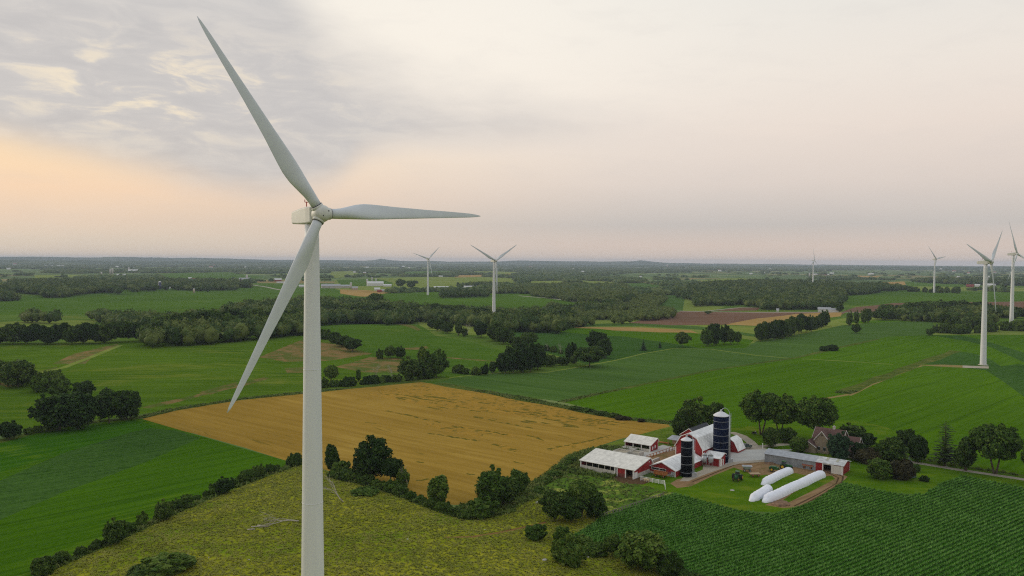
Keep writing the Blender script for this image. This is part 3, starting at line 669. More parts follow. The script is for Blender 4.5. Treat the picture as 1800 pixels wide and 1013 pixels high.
LM = {
    'oak': leaf_mat('oak_leaves', (0.010, 0.030, 0.004, 1), (0.038, 0.082, 0.010, 1), (0.110, 0.160, 0.026, 1)),
    'elm': leaf_mat('elm_leaves', (0.014, 0.042, 0.005, 1), (0.056, 0.115, 0.012, 1), (0.140, 0.200, 0.030, 1)),
    'lime': leaf_mat('light_leaves', (0.035, 0.075, 0.008, 1), (0.075, 0.135, 0.016, 1), (0.130, 0.190, 0.030, 1)),
    'dark': leaf_mat('dark_leaves', (0.006, 0.020, 0.003, 1), (0.020, 0.050, 0.007, 1), (0.055, 0.100, 0.015, 1)),
    'spruce': leaf_mat('spruce_needles', (0.014, 0.040, 0.018, 1), (0.034, 0.075, 0.032, 1), (0.060, 0.110, 0.052, 1)),
    'blue': leaf_mat('blue_spruce_needles', (0.050, 0.090, 0.080, 1), (0.090, 0.140, 0.120, 1), (0.140, 0.190, 0.165, 1)),
    'plum': leaf_mat('purple_leaves', (0.022, 0.026, 0.012, 1), (0.046, 0.044, 0.018, 1), (0.085, 0.075, 0.028, 1)),
    'dry': leaf_mat('dry_twigs', (0.080, 0.070, 0.050, 1), (0.120, 0.105, 0.080, 1), (0.160, 0.140, 0.110, 1)),
    'far': leaf_mat('far_leaves', (0.016, 0.042, 0.008, 1), (0.052, 0.098, 0.017, 1), (0.135, 0.170, 0.038, 1), use_tint=True, var=0.85),
}
BARK = plain('bark', (0.09, 0.07, 0.05), 0.9, var=0.3, nscale=3)
DEADWOOD = plain('dead_wood', (0.42, 0.38, 0.32), 0.9, var=0.2, nscale=3)

def crown_mesh(rg, lobes, nleaf, leaf, corek=0.80, droop=0.0):
    lobes = np.array(lobes, float); Vs = []; Fs = []; n0 = 0
    V0, F0 = ICO2
    for c in lobes:
        j = 1 + rg.normal(0, 0.07, (len(V0), 1))
        V = V0 * c[3:6] * corek * j + c[:3]
        Vs.append(V); Fs.append(np.column_stack([F0, F0[:, 2]]) + n0); n0 += len(V)
    area = (lobes[:, 3] * lobes[:, 5]); pr = area / area.sum()
    k = int(nleaf * 1.6); li = rg.choice(len(lobes), k, p=pr)
    d = rg.normal(0, 1, (k, 3)); d[:, 2] += 0.25; d /= np.linalg.norm(d, axis=1)[:, None]
    L = lobes[li]; rad = rg.uniform(0.80, 1.24, (k, 1)); bumpy = 1 + 0.10 * np.sin(d[:, :1] * 9 + li[:, None]) * np.cos(d[:, 2:3] * 8 + li[:, None] * 2)
    p = L[:, :3] + d * L[:, 3:6] * rad * bumpy
    keep = np.ones(k, bool)
    for c in lobes:
        q = (p - c[:3]) / (c[3:6] * 0.72); keep &= (q ** 2).sum(1) > 1
    p = p[keep][:nleaf]; d = d[keep][:nleaf]; k = len(p)
    nrm = d + rg.normal(0, 0.55, (k, 3)); nrm /= np.linalg.norm(nrm, axis=1)[:, None]
    a = np.cross(nrm, rg.normal(0, 1, (k, 3))); a /= np.linalg.norm(a, axis=1)[:, None]; b = np.cross(nrm, a)
    s = leaf * rg.uniform(0.5, 1.35, (k, 1)); asp = rg.uniform(0.5, 0.9, (k, 1))
    p = p + np.array([0, 0, -1]) * droop * rg.random((k, 1))
    q = np.stack([p - a * s - b * s * asp * 0.5, p + a * s * 0.2 - b * s * asp, p + a * s + b * s * asp * 0.3, p - a * s * 0.3 + b * s * asp], 1)
    Vs.append(q.reshape(-1, 3)); Fs.append(np.arange(k * 4).reshape(-1, 4) + n0)
    # ico faces were made 4-long by repeating an index; rebuild those as triangles through two meshes
    return Vs, Fs

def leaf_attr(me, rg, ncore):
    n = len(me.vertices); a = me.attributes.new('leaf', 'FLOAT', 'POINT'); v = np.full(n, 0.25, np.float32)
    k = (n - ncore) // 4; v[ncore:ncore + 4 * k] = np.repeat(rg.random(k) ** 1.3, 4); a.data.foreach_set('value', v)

def tri_quads(V, F):
    """degenerate quads -> faces list for from_pydata"""
    return [tuple(f[:3]) if f[2] == f[3] else tuple(f) for f in F.tolist()]

def proto_tree(kind, rg, Hh=10.0, Wd=9.0, trunk=0.22, nl=1700, leaf=0.42, mat='oak', stems=1, lobes_n=11, base=0.28, oval=1.0, sprigs=10, corek=0.72):
    """returns (crown mesh data, trunk mesh data) of a tree Hh tall and Wd wide"""
    lobes = []; cz = Hh * (base + (1 - base) / 2); rz = Hh * (1 - base) / 2; rx = Wd / 2
    lobes.append((0, 0, cz, rx * 0.62, rx * 0.62, rz * 0.72))
    for i in range(lobes_n):
        t = (i + 0.5) / lobes_n; ph = i * 2.39996 + rg.uniform(-0.4, 0.4)
        u = 1 - 2 * t; u = u * 0.92
        rr = math.sqrt(max(0.05, 1 - u * u)) ** oval
        s = rg.uniform(0.22, 0.46)
        k = 1 - s * 0.95 + rg.uniform(-0.08, 0.06)
        lobes.append((rx * rr * k * math.cos(ph), rx * rr * k * math.sin(ph), cz + u * rz * k, rx * s * 1.05, rx * s * 1.05, rz * s * 0.95))
    for i in range(sprigs):
        th = rg.uniform(0, 6.28); u = rg.uniform(-0.55, 1.0); rr = math.sqrt(max(0.02, 1 - u * u)); s = rg.uniform(0.07, 0.17); k = rg.uniform(0.92, 1.12)
        lobes.append((rx * rr * k * math.cos(th), rx * rr * k * math.sin(th), cz + u * rz * k, rx * s, rx * s, rz * s * rg.uniform(0.8, 1.5)))
    Vs, Fs = crown_mesh(rg, lobes, nl, leaf, corek=corek)
    V = np.concatenate(Vs); F = np.concatenate(Fs)
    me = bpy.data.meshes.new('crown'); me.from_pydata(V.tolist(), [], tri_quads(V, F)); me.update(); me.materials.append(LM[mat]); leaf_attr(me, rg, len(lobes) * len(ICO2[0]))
    tb = MB()
    for sidx in range(stems):
        ang = sidx * 2.4 + rg.uniform(0, 1); off = 0.0 if stems == 1 else 0.25
        top = Vector((rx * 0.35 * math.cos(ang) * (stems > 1), rx * 0.35 * math.sin(ang) * (stems > 1), cz))
        b0 = Vector((off * math.cos(ang), off * math.sin(ang), -0.5))
        mid = b0.lerp(top, 0.5) + Vector((rg.uniform(-.2, .2), rg.uniform(-.2, .2), 0))
        tb.tube([b0, Vector((b0.x, b0.y, 0.25)), mid, top], [trunk * 1.5, trunk, trunk * 0.75, trunk * 0.4], 7)
        for L in lobes[1 + sidx::max(2, stems)][:5]:
            tb.tube([mid, mid.lerp(Vector(L[:3]), 0.55) + Vector((0, 0, 0.2)), Vector(L[:3])], [trunk * 0.5, trunk * 0.32, trunk * 0.15], 5)
    o = tb.build('trunk', BARK); tm = o.data; bpy.data.objects.remove(o)
    return me, tm

def proto_spruce(rg, Hh=10.0, Wd=4.5, mat='spruce', gaps=False, tiers=15):
    Vs = []; Fs = []; n = 0
    tiersN = tiers
    for i in range(tiersN):
        t = i / (tiersN - 1); z = Hh * (0.10 + 0.9 * t); r = Wd / 2 * (1 - t) ** (0.8 if not gaps else 0.45) + 0.12
        if gaps: r *= rg.uniform(0.65, 1.15)
        nb = max(5, int((14 if not gaps else 8) * (1 - t * 0.6)))
        for k in range(nb):
            ph = 2 * math.pi * (k + rg.random()) / nb; rr = r * rg.uniform(0.75, 1.1); dr = 0.28 * rr
            d = np.array([math.cos(ph), math.sin(ph), 0]); s = np.array([-d[1], d[0], 0])
            for q in range(3 if not gaps else 4):
                a = rr * (q / 3.2); b = rr * min(1, (q + 1.5) / 3.2); w = (0.34 * rr * (1 - q * 0.22) + 0.1) * (0.75 if gaps else 1)
                sl = (-0.34 if not gaps else -0.02)
                p = [d * a + s * w * 0.3 + np.array([0, 0, z + sl * a]), d * (a + b) / 2 + s * w + np.array([0, 0, z + sl * (a + b) / 2 - 0.1 * rg.random()]), d * b + np.array([0, 0, z + sl * b]), d * (a + b) / 2 - s * w + np.array([0, 0, z + sl * (a + b) / 2 - 0.25 * rg.random()])]
                Vs += p; Fs.append((n, n + 1, n + 2, n + 3)); n += 4
    me = bpy.data.meshes.new('crown'); me.from_pydata([tuple(v) for v in Vs], [], Fs); me.update(); me.materials.append(LM[mat]); leaf_attr(me, rg, 0)
    tb = MB().tube([(0, 0, -0.5), (0, 0, Hh * 0.5), (0, 0, Hh * 0.97)], [0.2, 0.13, 0.03], 7)
    o = tb.build('trunk', BARK); tm = o.data; bpy.data.objects.remove(o)
    return me, tm

def proto_bare(rg, Hh=8.0, mat=None, fallen=False):
    tb = MB(); mat = mat or DEADWOOD
    def grow(p, d, L, r, lv):
        q = p + d * L; m = p.lerp(q, 0.5) + Vector((rg.uniform(-1, 1), rg.uniform(-1, 1), 0.3)) * L * 0.08
        tb.tube([p, m, q], [r, r * 0.8, r * 0.55], 5 if lv > 1 else 7)
        if lv >= 4: return
        for k in range(3 if lv < 3 else 2):
            nd = (d + Vector((rg.uniform(-1, 1), rg.uniform(-1, 1), rg.uniform(-0.1, 0.7))) * 0.75).normalized()
            grow(q if k else m, nd, L * rg.uniform(0.6, 0.85), r * 0.55, lv + 1)
    grow(Vector((0, 0, -0.3)), Vector((0.05, 0, 1)), Hh * 0.36, 0.14, 0)
    o = tb.build('branches', mat); tm = o.data; bpy.data.objects.remove(o); return tm

rgT = np.random.default_rng(3)
PR = {
    'round': [proto_tree('r', rgT, 10, 9.5, nl=4600, leaf=0.36, lobes_n=15, base=0.06), proto_tree('r', rgT, 10, 9.0, nl=4600, leaf=0.36, lobes_n=19, base=0.02), proto_tree('r', rgT, 10, 8.6, nl=4600, leaf=0.36, lobes_n=12, base=0.12)],
    'wide': [proto_tree('w', rgT, 10, 11.5, nl=4600, leaf=0.36, lobes_n=17, base=0.18), proto_tree('w', rgT, 10, 11, nl=4600, leaf=0.36, lobes_n=14, base=0.14, stems=2)],
    'elm': [proto_tree('e', rgT, 10, 9.5, nl=7000, leaf=0.27, mat='elm', stems=3, lobes_n=24, base=0.30, oval=0.8, sprigs=16, corek=0.55), proto_tree('e', rgT, 10, 9.0, nl=7000, leaf=0.27, mat='elm', stems=2, lobes_n=22, base=0.32, oval=0.8, sprigs=16, corek=0.55)],
    'tall': [proto_tree('t', rgT, 10, 5.5, nl=3600, leaf=0.32, lobes_n=16, base=0.04), proto_tree('t', rgT, 10, 5.0, nl=3600, leaf=0.32, lobes_n=14, base=0.06, stems=2)],
    'bush': [proto_tree('b', rgT, 10, 14, nl=3000, leaf=1.0, lobes_n=12, base=-0.15, mat='elm', trunk=0.3), proto_tree('b', rgT, 10, 12, nl=3000, leaf=1.1, lobes_n=9, base=-0.12, mat='elm', trunk=0.3), proto_tree('b', rgT, 10, 16, nl=3000, leaf=1.0, lobes_n=15, base=-0.2, mat='elm', trunk=0.3), proto_tree('b', rgT, 10, 11, nl=3000, leaf=1.0, lobes_n=7, base=-0.1, mat='elm', trunk=0.3)],
    'spruce': [proto_spruce(rgT), proto_spruce(rgT, Wd=5.5)],
    'larch': [proto_spruce(rgT, Wd=6.5, gaps=True, mat='oak', tiers=22)],
}
BARE = [proto_bare(rgT), proto_bare(rgT), proto_bare(rgT)]
_mcache = {}
def remat(me, mat):
    if me.materials[0] == mat: return me
    k = (me.name, mat.name)
    if k not in _mcache:
        c = me.copy(); c.materials.clear(); c.materials.append(mat); _mcache[k] = c
    return _mcache[k]
_ti = [0]
def tree(kind, x, y, h, w=None, mat=None, label=None, cat=None, group=None, name=None, parts=True, flat=1.0):
    """one tree standing at world x,y; h metres tall, w metres wide"""
    _ti[0] += 1; rg = random.Random(_ti[0] * 31)
    z = Hs(x, y)
    if kind == 'bare':
        o = bpy.data.objects.new(name or 'bare_tree', rg.choice(BARE)); COL.objects.link(o)
        o.location = (x, y, z); o.rotation_euler = (0, 0, rg.uniform(0, 6.28)); o.scale = (h / 8,) * 3
        return tag(o, label, cat or 'tree', group)
    cm_, tm_ = rg.choice(PR[kind])
    if mat: cm_ = remat(cm_, LM[mat])
    xs = np.empty(len(cm_.vertices) * 3, np.float32)
    pw = {'round': 9.0, 'wide': 11.0, 'elm': 9.4, 'tall': 5.2, 'bush': 13.5, 'spruce': 5, 'larch': 6.5}[kind]
    sz = h / 10.0; sx = (w / pw) if w else sz
    if kind in ('bush',): sz = sz / 0.93
    nm = name or {'bush': 'bush', 'spruce': 'spruce_tree', 'larch': 'larch_tree'}.get(kind, 'broadleaf_tree')
    if parts:
        e = empty(nm, (x, y, z), rg.uniform(0, 6.28), label, cat or ('bush' if kind == 'bush' else 'tree'), group)
        e.scale = (sx, sx, sz)
        c = bpy.data.objects.new('crown', cm_); COL.objects.link(c); c.parent = e
        t = bpy.data.objects.new('trunk', tm_); COL.objects.link(t); t.parent = e
        return e
    c = bpy.data.objects.new(nm, cm_); COL.objects.link(c); c.location = (x, y, z); c.rotation_euler = (0, 0, rg.uniform(0, 6.28)); c.scale = (sx, sx, sz)
    return tag(c, label, cat or ('bush' if kind == 'bush' else 'tree'), group)

def ptree(kind, u, vb, hp, wp=None, **kw):
    """tree by photo pixels: base u,vb; height and width in photo pixels"""
    p = g1(u, vb); d = math.hypot(p[0], p[1])
    k = d / FP / (math.sqrt(1 + ((u - 900) / FP) ** 2))
    return tree(kind, p[0], p[1], hp * k * 1.02, wp * k if wp else None, **kw)

# --- trees round the farm (each has its own label)
ptree('round', 1222, 772, 68, 58, label='big dark broadleaf tree right behind the dark-roofed red barn', name='shade_tree')
ptree('round', 1198, 775, 52, 34, label='smaller tree at the left foot of the big tree behind the red barn', name='shade_tree')
ptree('round', 1258, 768, 60, 36, label='broadleaf tree directly behind the tall blue silo', name='shade_tree')
ptree('elm', 1338, 764, 74, 68, label='spreading vase-shaped tree, first of the three to the right of the tall silo', name='elm_tree')
ptree('elm', 1371, 768, 72, 60, label='spreading vase-shaped tree, middle of the three between silo and farmhouse', name='elm_tree')
ptree('elm', 1434, 776, 76, 72, label='spreading vase-shaped tree right behind the roof of the farmhouse', name='elm_tree')
ptree('round', 1355, 786, 34, 28, mat='oak', label='small round dark tree in front of the trunks of the tall spreading trees', name='yard_tree')
ptree('round', 1383, 778, 26, 32, mat='oak', label='low round tree on the lawn behind the driveway', name='yard_tree')
ptree('round', 1404, 795, 27, 32, mat='lime', label='pale yellowish green tree behind the grey machine shed', name='yard_tree')
ptree('tall', 1474, 808, 46, 36, mat='spruce', label='dense dark evergreen standing in front of the farmhouse', name='spruce_tree')
ptree('spruce', 1476, 812, 34, 22, label='narrow pointed spruce between the machine shed and the farmhouse', name='spruce_tree')
ptree('round', 1497, 777, 30, 42, mat='oak', label='green tree rising behind the right end of the farmhouse roof', name='yard_tree')
ptree('round', 1521, 786, 26, 34, mat='dark', label='dark round tree right of the farmhouse gable', name='yard_tree')
ptree('bush', 1528, 812, 22, 44, mat='plum', label='wide purple-brown shrub right of the farmhouse', name='shrub')
ptree('round', 1566, 816, 44, 50, mat='oak', label='large round green tree left of the farm road', name='yard_tree')
ptree('round', 1592, 802, 48, 36, mat='dark', label='tall dark tree behind the large round tree by the farm road', name='yard_tree')
ptree('round', 1613, 812, 46, 34, mat='dark', label='dark tree on a thin trunk where the farm road comes out', name='yard_tree')
ptree('round', 1545, 841, 34, 42, mat='elm', label='small apple-like light green tree on the lawn right of the machine shed', name='orchard_tree')
ptree('bush', 1584, 841, 30, 42, mat='plum', label='purple-leaved low tree on the lawn beside the blue spruce', name='shrub')
ptree('spruce', 1598, 838, 36, 28, mat='blue', label='silvery blue spruce beside the purple-leaved tree', name='spruce_tree')
ptree('bush', 1609, 829, 12, 16, mat='oak', label='little bush at the roadside right of the blue spruce', name='shrub')
ptree('bush', 1625, 846, 8, 18, mat='dark', label='low dark shrub alone on the lawn beside the corn', name='shrub')
ptree('larch', 1661, 819, 78, 56, label='tall thin see-through conifer beside the farm road')
ptree('tall', 1697, 827, 58, 34, mat='oak', label='narrow brownish-green tree right of the see-through conifer', name='roadside_tree')
ptree('elm', 1749, 833, 84, 78, mat='elm', label='large spreading tree with forked trunk on the far right of the farm road', name='elm_tree')
ptree('elm', 1818, 850, 70, 44, mat='elm', label='tree cut by the right edge of the photo beside the farm road', name='elm_tree')
# --- foreground hedge and pasture trees
ptree('tall', 584, 833, 52, 26, mat='dark', label='dark vine-covered tall tree just right of the main turbine tower', name='hedge_tree')
ptree('bush', 600, 838, 26, 36, mat='elm', label='rounded green bush at the foot of the vine-covered tree beside the tower', name='hedge_bush')
ptree('round', 655, 846, 76, 62, mat='dark', label='biggest dark tree at the near edge of the wheat, with bare lower trunks', name='hedge_tree')
ptree('elm', 690, 856, 52, 36, mat='dark', label='smaller airy dark tree touching the biggest tree at the wheat edge', name='hedge_tree')
ptree('tall', 708, 860, 36, 22, mat='elm', label='thin pale grey-green tree beside the airy dark tree', name='hedge_tree')
ptree('bare', 716, 862, 42, label='pale leafless tree at the near edge of the wheat')
ptree('tall', 770, 892, 56, 38, mat='elm', label='isolated bright green tree in the dip of the wheat hedge', name='hedge_tree')
ptree('tall', 862, 892, 66, 48, mat='elm', label='tall left tree of the clump at the bottom corner of the wheat', name='hedge_tree')
ptree('round', 885, 888, 52, 56, mat='oak', label='middle tree of the clump at the bottom corner of the wheat', name='hedge_tree')
ptree('round', 912, 872, 46, 40, mat='elm', label='right-hand tree of the clump at the bottom corner of the wheat', name='hedge_tree')
ptree('bush', 848, 908, 26, 60, mat='elm', label='low grey-green bush spread in front of the clump at the wheat corner', name='hedge_bush')
ptree('round', 975, 916, 56, 52, mat='oak', label='dark left tree of the thicket between pasture and corn', name='thicket_tree')
ptree('elm', 1022, 908, 62, 54, mat='elm', label='tallest airy green tree of the thicket between pasture and corn', name='thicket_tree')
ptree('round', 1005, 918, 44, 50, mat='oak', label='dark lower tree at the heart of the thicket beside the corn', name='thicket_tree')
ptree('round', 1046, 912, 46, 38, mat='oak', label='right-hand tree of the thicket touching the corn rows', name='thicket_tree')
ptree('bush', 942, 948, 24, 44, mat='elm', label='bright bush at the left end of the brambles along the corn', name='hedge_bush')
ptree('bush', 988, 958, 30, 36, mat='elm', label='round bright bush second from the left in the brambles along the corn', name='hedge_bush')
ptree('bush', 1000, 991, 42, 66, mat='elm', label='wide bush standing forward on the dry pasture', name='hedge_bush')
ptree('round', 1076, 978, 38, 36, mat='elm', label='small round tree between the brambles and the big willow-like bush', name='hedge_bush')
ptree('bush', 1022, 962, 18, 40, mat='elm', label='low bramble between the round bush and the small round tree', name='hedge_bush')
ptree('bush', 1045, 974, 18, 40, mat='elm', label='low bramble directly left of the small round tree', name='hedge_bush')
ptree('round', 1128, 1000, 64, 86, mat='elm', label='big soft rounded bush by the corner of the corn at the bottom of the photo', name='hedge_bush')
ptree('bush', 1178, 1012, 34, 50, mat='oak', label='dark bush at the bottom edge of the photo right of the big rounded bush', name='hedge_bush')
ptree('bush', 1215, 1034, 26, 50, mat='oak', label='bush cut off by the bottom edge beside the corn', name='hedge_bush')
ptree('bush', 640, 868, 9, 40, mat='elm', label='faded low shrub mound on the pasture right of the tower', name='hedge_bush')
ptree('bush', 292, 1006, 24, 96, mat='elm', label='wide low shrub patch on the pasture at the bottom left', name='hedge_bush')
ptree('bush', 262, 1012, 18, 60, mat='oak', label='darker shrub attached to the wide low shrub patch at the bottom left', name='hedge_bush')
def hedge(pts, n, hp, wp, label, group, kind='bush', mats=('elm', 'oak'), jit=3, parts=True, name='hedge_bush', seed=1, hv=0.35):
    rg = random.Random(seed); P_ = np.array(pts, float); seg = np.hypot(*np.diff(P_, axis=0).T); cs = np.concatenate([[0], np.cumsum(seg)])
    for i in range(n):
        s = (i + rg.uniform(0.1, 0.9)) / n * cs[-1]; u = np.interp(s, cs, P_[:, 0]); v = np.interp(s, cs, P_[:, 1])
        k = rg.uniform(1 - hv, 1 + hv)
        ptree(kind if isinstance(kind, str) else rg.choice(kind), u + rg.uniform(-jit, jit), v + rg.uniform(-jit, jit) * 0.25, hp * k, wp * k * rg.uniform(0.85, 1.2), mat=rg.choice(mats), label=label, group=group, parts=parts, name=name)
hedge([(60, 1010), (200, 950), (300, 903), (400, 860), (470, 833), (525, 815)], 36, 14, 16, 'leafy bush in the hedgerow between the bright green strips and the dry pasture', 'bushes of the lower left hedgerow', seed=2, kind=['bush', 'round', 'elm', 'bush', 'tall'], hv=0.5, jit=5)
ptree('round', 204, 958, 44, 38, mat='oak', label='larger rounded bush standing up in the lower left hedgerow', name='hedge_bush')
ptree('bush', 76, 1012, 32, 42, mat='oak', label='bush at the bottom left corner where the hedgerow leaves the photo', name='hedge_bush')
ptree('round', 290, 915, 34, 32, mat='oak', label='rounded dark bush in the middle of the lower left hedgerow', name='hedge_bush')
ptree('round', 395, 868, 28, 30, mat='dark', label='dark bush high up the lower left hedgerow below the wheat', name='hedge_bush')
ptree('bush', 520, 818, 14, 22, mat='oak', label='bush at the top of the hedgerow touching the turbine tower', name='hedge_bush')
hedge([(590, 838), (640, 850), (700, 868), (745, 886), (790, 902), (825, 912), (850, 908)], 26, 13, 22, 'low green bush in the hedge between wheat and pasture', 'bushes of the hedge along the wheat', seed=3, mats=('elm', 'elm', 'oak'), hv=0.4)
hedge([(930, 880), (960, 850), (985, 825), (1015, 806)], 10, 7, 18, 'low scrub bush between wheat and weedy meadow', 'scrub along the wheat corner', seed=4, mats=('elm',))
hedge([(1000, 718), (1050, 728), (1100, 738), (1130, 742)], 9, 5, 16, 'low scrub on the strip between wheat and bright crop', 'scrub beyond the wheat', seed=5, mats=('oak', 'plum', 'elm'))
# --- left clumps
ptree('round', 32, 680, 46, 56, mat='oak', label='large round tree on the far left in the rolling field', name='field_tree')
ptree('round', 0, 676, 44, 40, mat='oak', label='tree cut by the left edge beside the large round field tree', name='field_tree')
ptree('bush', 72, 688, 26, 38, mat='lime', label='bright green bush right of the large round field tree', name='field_bush')
ptree('bush', 92, 676, 24, 28, mat='lime', label='yellowish bush by the bare strip of the rolling field', name='field_bush')
ptree('bush', 108, 690, 22, 34, mat='lime', label='bright bush just above the big dark clump', name='field_bush')
ptree('round', 146, 704, 34, 38, mat='dark', label='dark tree poking out behind the big dark clump', name='field_tree')
ptree('round', 105, 756, 66, 78, mat='dark', label='left tree of the big dark clump beside the wheat tip', name='field_tree')
ptree('round', 138, 754, 62, 66, mat='dark', label='second tree of the big dark clump beside the wheat tip', name='field_tree')
ptree('round', 192, 744, 60, 52, mat='dark', label='third tree of the big dark clump beside the wheat tip', name='field_tree')
ptree('round', 222, 738, 52, 50, mat='dark', label='right-hand tree of the big dark clump, nearest the wheat tip', name='field_tree')
ptree('tall', 78, 752, 36, 16, mat='dark', label='thin sapling left of the big dark clump', name='field_tree')
ptree('round', 16, 772, 30, 38, mat='dark', label='dark bush at the left edge above the lower green strips', name='field_bush')
hedge([(40, 766), (70, 760), (100, 756)], 4, 9, 18, 'pale low bush between the edge bush and the big dark clump', 'pale bushes left of the dark clump', seed=6, mats=('lime',))
ptree('round', 516, 582, 26, 30, mat='lime', label='lone light green tree on the hill crest left of the tower', name='field_tree')
# --- centre hedgerows
C1 = 'small tree in the hedge running diagonally right of the tower'
for u, v, h, w, k, m in [(572, 596, 16, 18, 'bush', 'oak'), (588, 603, 18, 22, 'bush', 'oak'), (602, 610, 20, 24, 'round', 'oak'), (620, 618, 24, 32, 'round', 'oak')]:
    ptree(k, u, v, h, w, mat=m, label='dark tree of the short hedge just right of the tower on the hill', group='short hedge right of the tower', name='hedge_tree')
ptree('bush', 668, 631, 14, 14, mat='oak', label='dark bush beside the light round tree above the bare patch', name='hedge_bush')
ptree('round', 686, 630, 22, 22, mat='lime', label='light round tree above the bare patch', name='hedge_tree')
ptree('round', 704, 630, 20, 18, mat='oak', label='darker tree right of the light round tree above the bare patch', name='hedge_tree')
ptree('elm', 582, 676, 34, 24, mat='elm', label='slender lone tree just right of the tower above the wheat', name='hedge_tree')
ptree('bare', 661, 668, 30, label='leafless grey tree above the far edge of the wheat')
ptree('bare', 690, 668, 28, label='second leafless grey tree beside the tall green clump above the wheat')
ptree('tall', 630, 672, 22, 9, mat='elm', label='thin sapling between the slender tree and the leafless tree', name='hedge_tree')
ptree('round', 722, 668, 38, 40, mat='oak', label='dark left tree of the clump above the top corner of the wheat', name='hedge_tree')
ptree('tall', 744, 662, 52, 22, mat='elm', label='tallest tree of the clump above the top corner of the wheat', name='hedge_tree')
ptree('round', 767, 663, 46, 38, mat='elm', label='right-hand tree of the clump above the top corner of the wheat', name='hedge_tree')
ptree('bush', 750, 664, 24, 40, mat='oak', label='undergrowth filling the clump above the top corner of the wheat', name='hedge_bush')
hedge([(570, 682), (620, 678), (680, 672), (760, 666)], 18, 11, 15, 'low dark bush along the far edge of the wheat', 'bushes along the far edge of the wheat', seed=8, mats=('oak', 'elm', 'dark'))
hedge([(780, 640), (800, 655), (830, 660), (850, 657)], 6, 10, 16, 'small scrub bush between the two clumps above the wheat', 'scrub between the two clumps', seed=9, mats=('oak', 'elm'))
ptree('round', 717, 568, 24, 30, mat='oak', label='tree at the corner of the wood on the crest of the centre field', name='field_tree')
hedge([(754, 576), (775, 583), (790, 588)], 4, 17, 17, 'dark bush of the small group below the pale pasture strip', 'bushes below the pale strip', seed=10, mats=('oak',), kind='round')
ptree('tall', 806, 590, 28, 13, mat='oak', label='narrow tree left of the leafless one below the second turbine', name='hedge_tree')
ptree('bare', 822, 590, 24, label='leafless tree below the second turbine')
ptree('tall', 817, 592, 15, 10, mat='oak', label='very small tree beside the leafless tree below the second turbine', name='hedge_tree')
ptree('round', 846, 594, 28, 26, mat='dark', label='dark tree left of the foot of the second turbine', name='hedge_tree')
ptree('round', 871, 600, 34, 32, mat='oak', label='tree hiding the foot of the second turbine', name='hedge_tree')
ptree('round', 884, 605, 30, 26, mat='oak', label='tree right of the foot of the second turbine', name='hedge_tree')
ptree('tall', 898, 606, 24, 14, mat='elm', label='pale small tree right of the trees at the second turbine', name='hedge_tree')
ptree('round', 910, 610, 18, 16, mat='oak', label='small dark tree before the fan-shaped tree', name='hedge_tree')
ptree('elm', 930, 614, 30, 30, mat='elm', label='airy fan-shaped tree in the middle hedgerow', name='hedge_tree')
hedge([(938, 614), (960, 617), (985, 622), (1000, 625)], 7, 9, 13, 'small scrub bush in the middle hedgerow', 'scrub of the middle hedgerow', seed=11, mats=('elm', 'oak'))
ptree('bare', 963, 618, 15, label='small leafless tree in the middle hedgerow')
ptree('bare', 986, 623, 20, label='leafless snag before the corn beyond the hedgerow')
ptree('tall', 854, 660, 20, 9, mat='dark', label='small dark sapling at the left end of the dense round grove', name='hedge_tree')
ptree('tall', 866, 656, 20, 14, mat='oak', label='small tree touching the left side of the dense round grove', name='hedge_tree')
GR = 'tree of the dense dark round grove between the corn and the hill fields'
for u, v, h, w in [(888, 656, 36, 34), (902, 655, 46, 36), (916, 655, 44, 34), (932, 654, 48, 36), (945, 650, 42, 30), (918, 648, 46, 30)]:
    ptree('round', u, v, h, w, mat='dark' if u % 4 < 3 else 'oak', label=GR, group='dense round grove', name='grove_tree')
hedge([(955, 646), (985, 642), (1010, 640)], 6, 19, 20, 'medium tree linking the dense grove and the spreading tree', 'linking trees in the middle hedge', seed=12, kind='round', mats=('oak', 'elm', 'elm'))
ptree('round', 1005, 638, 34, 22, mat='dark', label='dark tree standing behind the linking trees', name='grove_tree')
ptree('wide', 1036, 645, 36, 52, mat='oak', label='wide spreading tree at the edge of the corn field', name='field_tree')
ptree('round', 1050, 622, 40, 38, mat='dark', label='tall dark tree behind the wide spreading tree', name='field_tree')
ptree('round', 1062, 630, 34, 28, mat='dark', label='dark right-hand tree behind the wide spreading tree', name='field_tree')
ptree('spruce', 1131, 616, 20, 14, label='small spruce on the corn field edge left of the lone oak')
ptree('spruce', 1160, 612, 14, 8, label='tiny conifer beside the lone oak')
ptree('wide', 1200, 611, 27, 24, mat='oak', label='lone oak on the corn field edge', name='field_tree')
G2 = 'tree of the five-tree clump right of the lone oak'
for u, v, h, w, m in [(1243, 609, 30, 22, 'elm'), (1255, 607, 38, 26, 'dark'), (1274, 605, 32, 20, 'dark'), (1284, 606, 28, 18, 'oak'), (1296, 605, 22, 15, 'elm')]:
    ptree('round', u, v, h, w, mat=m, label=G2, group='five-tree clump', name='field_tree')
hedge([(1334, 600), (1360, 597), (1385, 592), (1405, 587), (1420, 584)], 13, 30, 22, 'tree of the dense dark row in the middle of the corn fields', 'dense row in the corn', seed=13, kind='round', mats=('oak', 'dark', 'oak'), hv=0.12)
hedge([(1424, 583), (1442, 577), (1458, 572)], 5, 25, 15, 'thinner tree at the far end of the row in the corn', 'thin end of the row in the corn', seed=14, kind='tall', mats=('elm', 'oak'), hv=0.15)
ptree('round', 1505, 586, 16, 14, mat='oak', label='lone small tree in the upper corn field', name='field_tree')
ptree('bush', 1448, 617, 8, 14, mat='dark', label='left half of the low dark scrub between corn and bright crop', name='field_bush')
ptree('bush', 1462, 616, 9, 18, mat='dark', label='right half of the low dark scrub between corn and bright crop', name='field_bush')
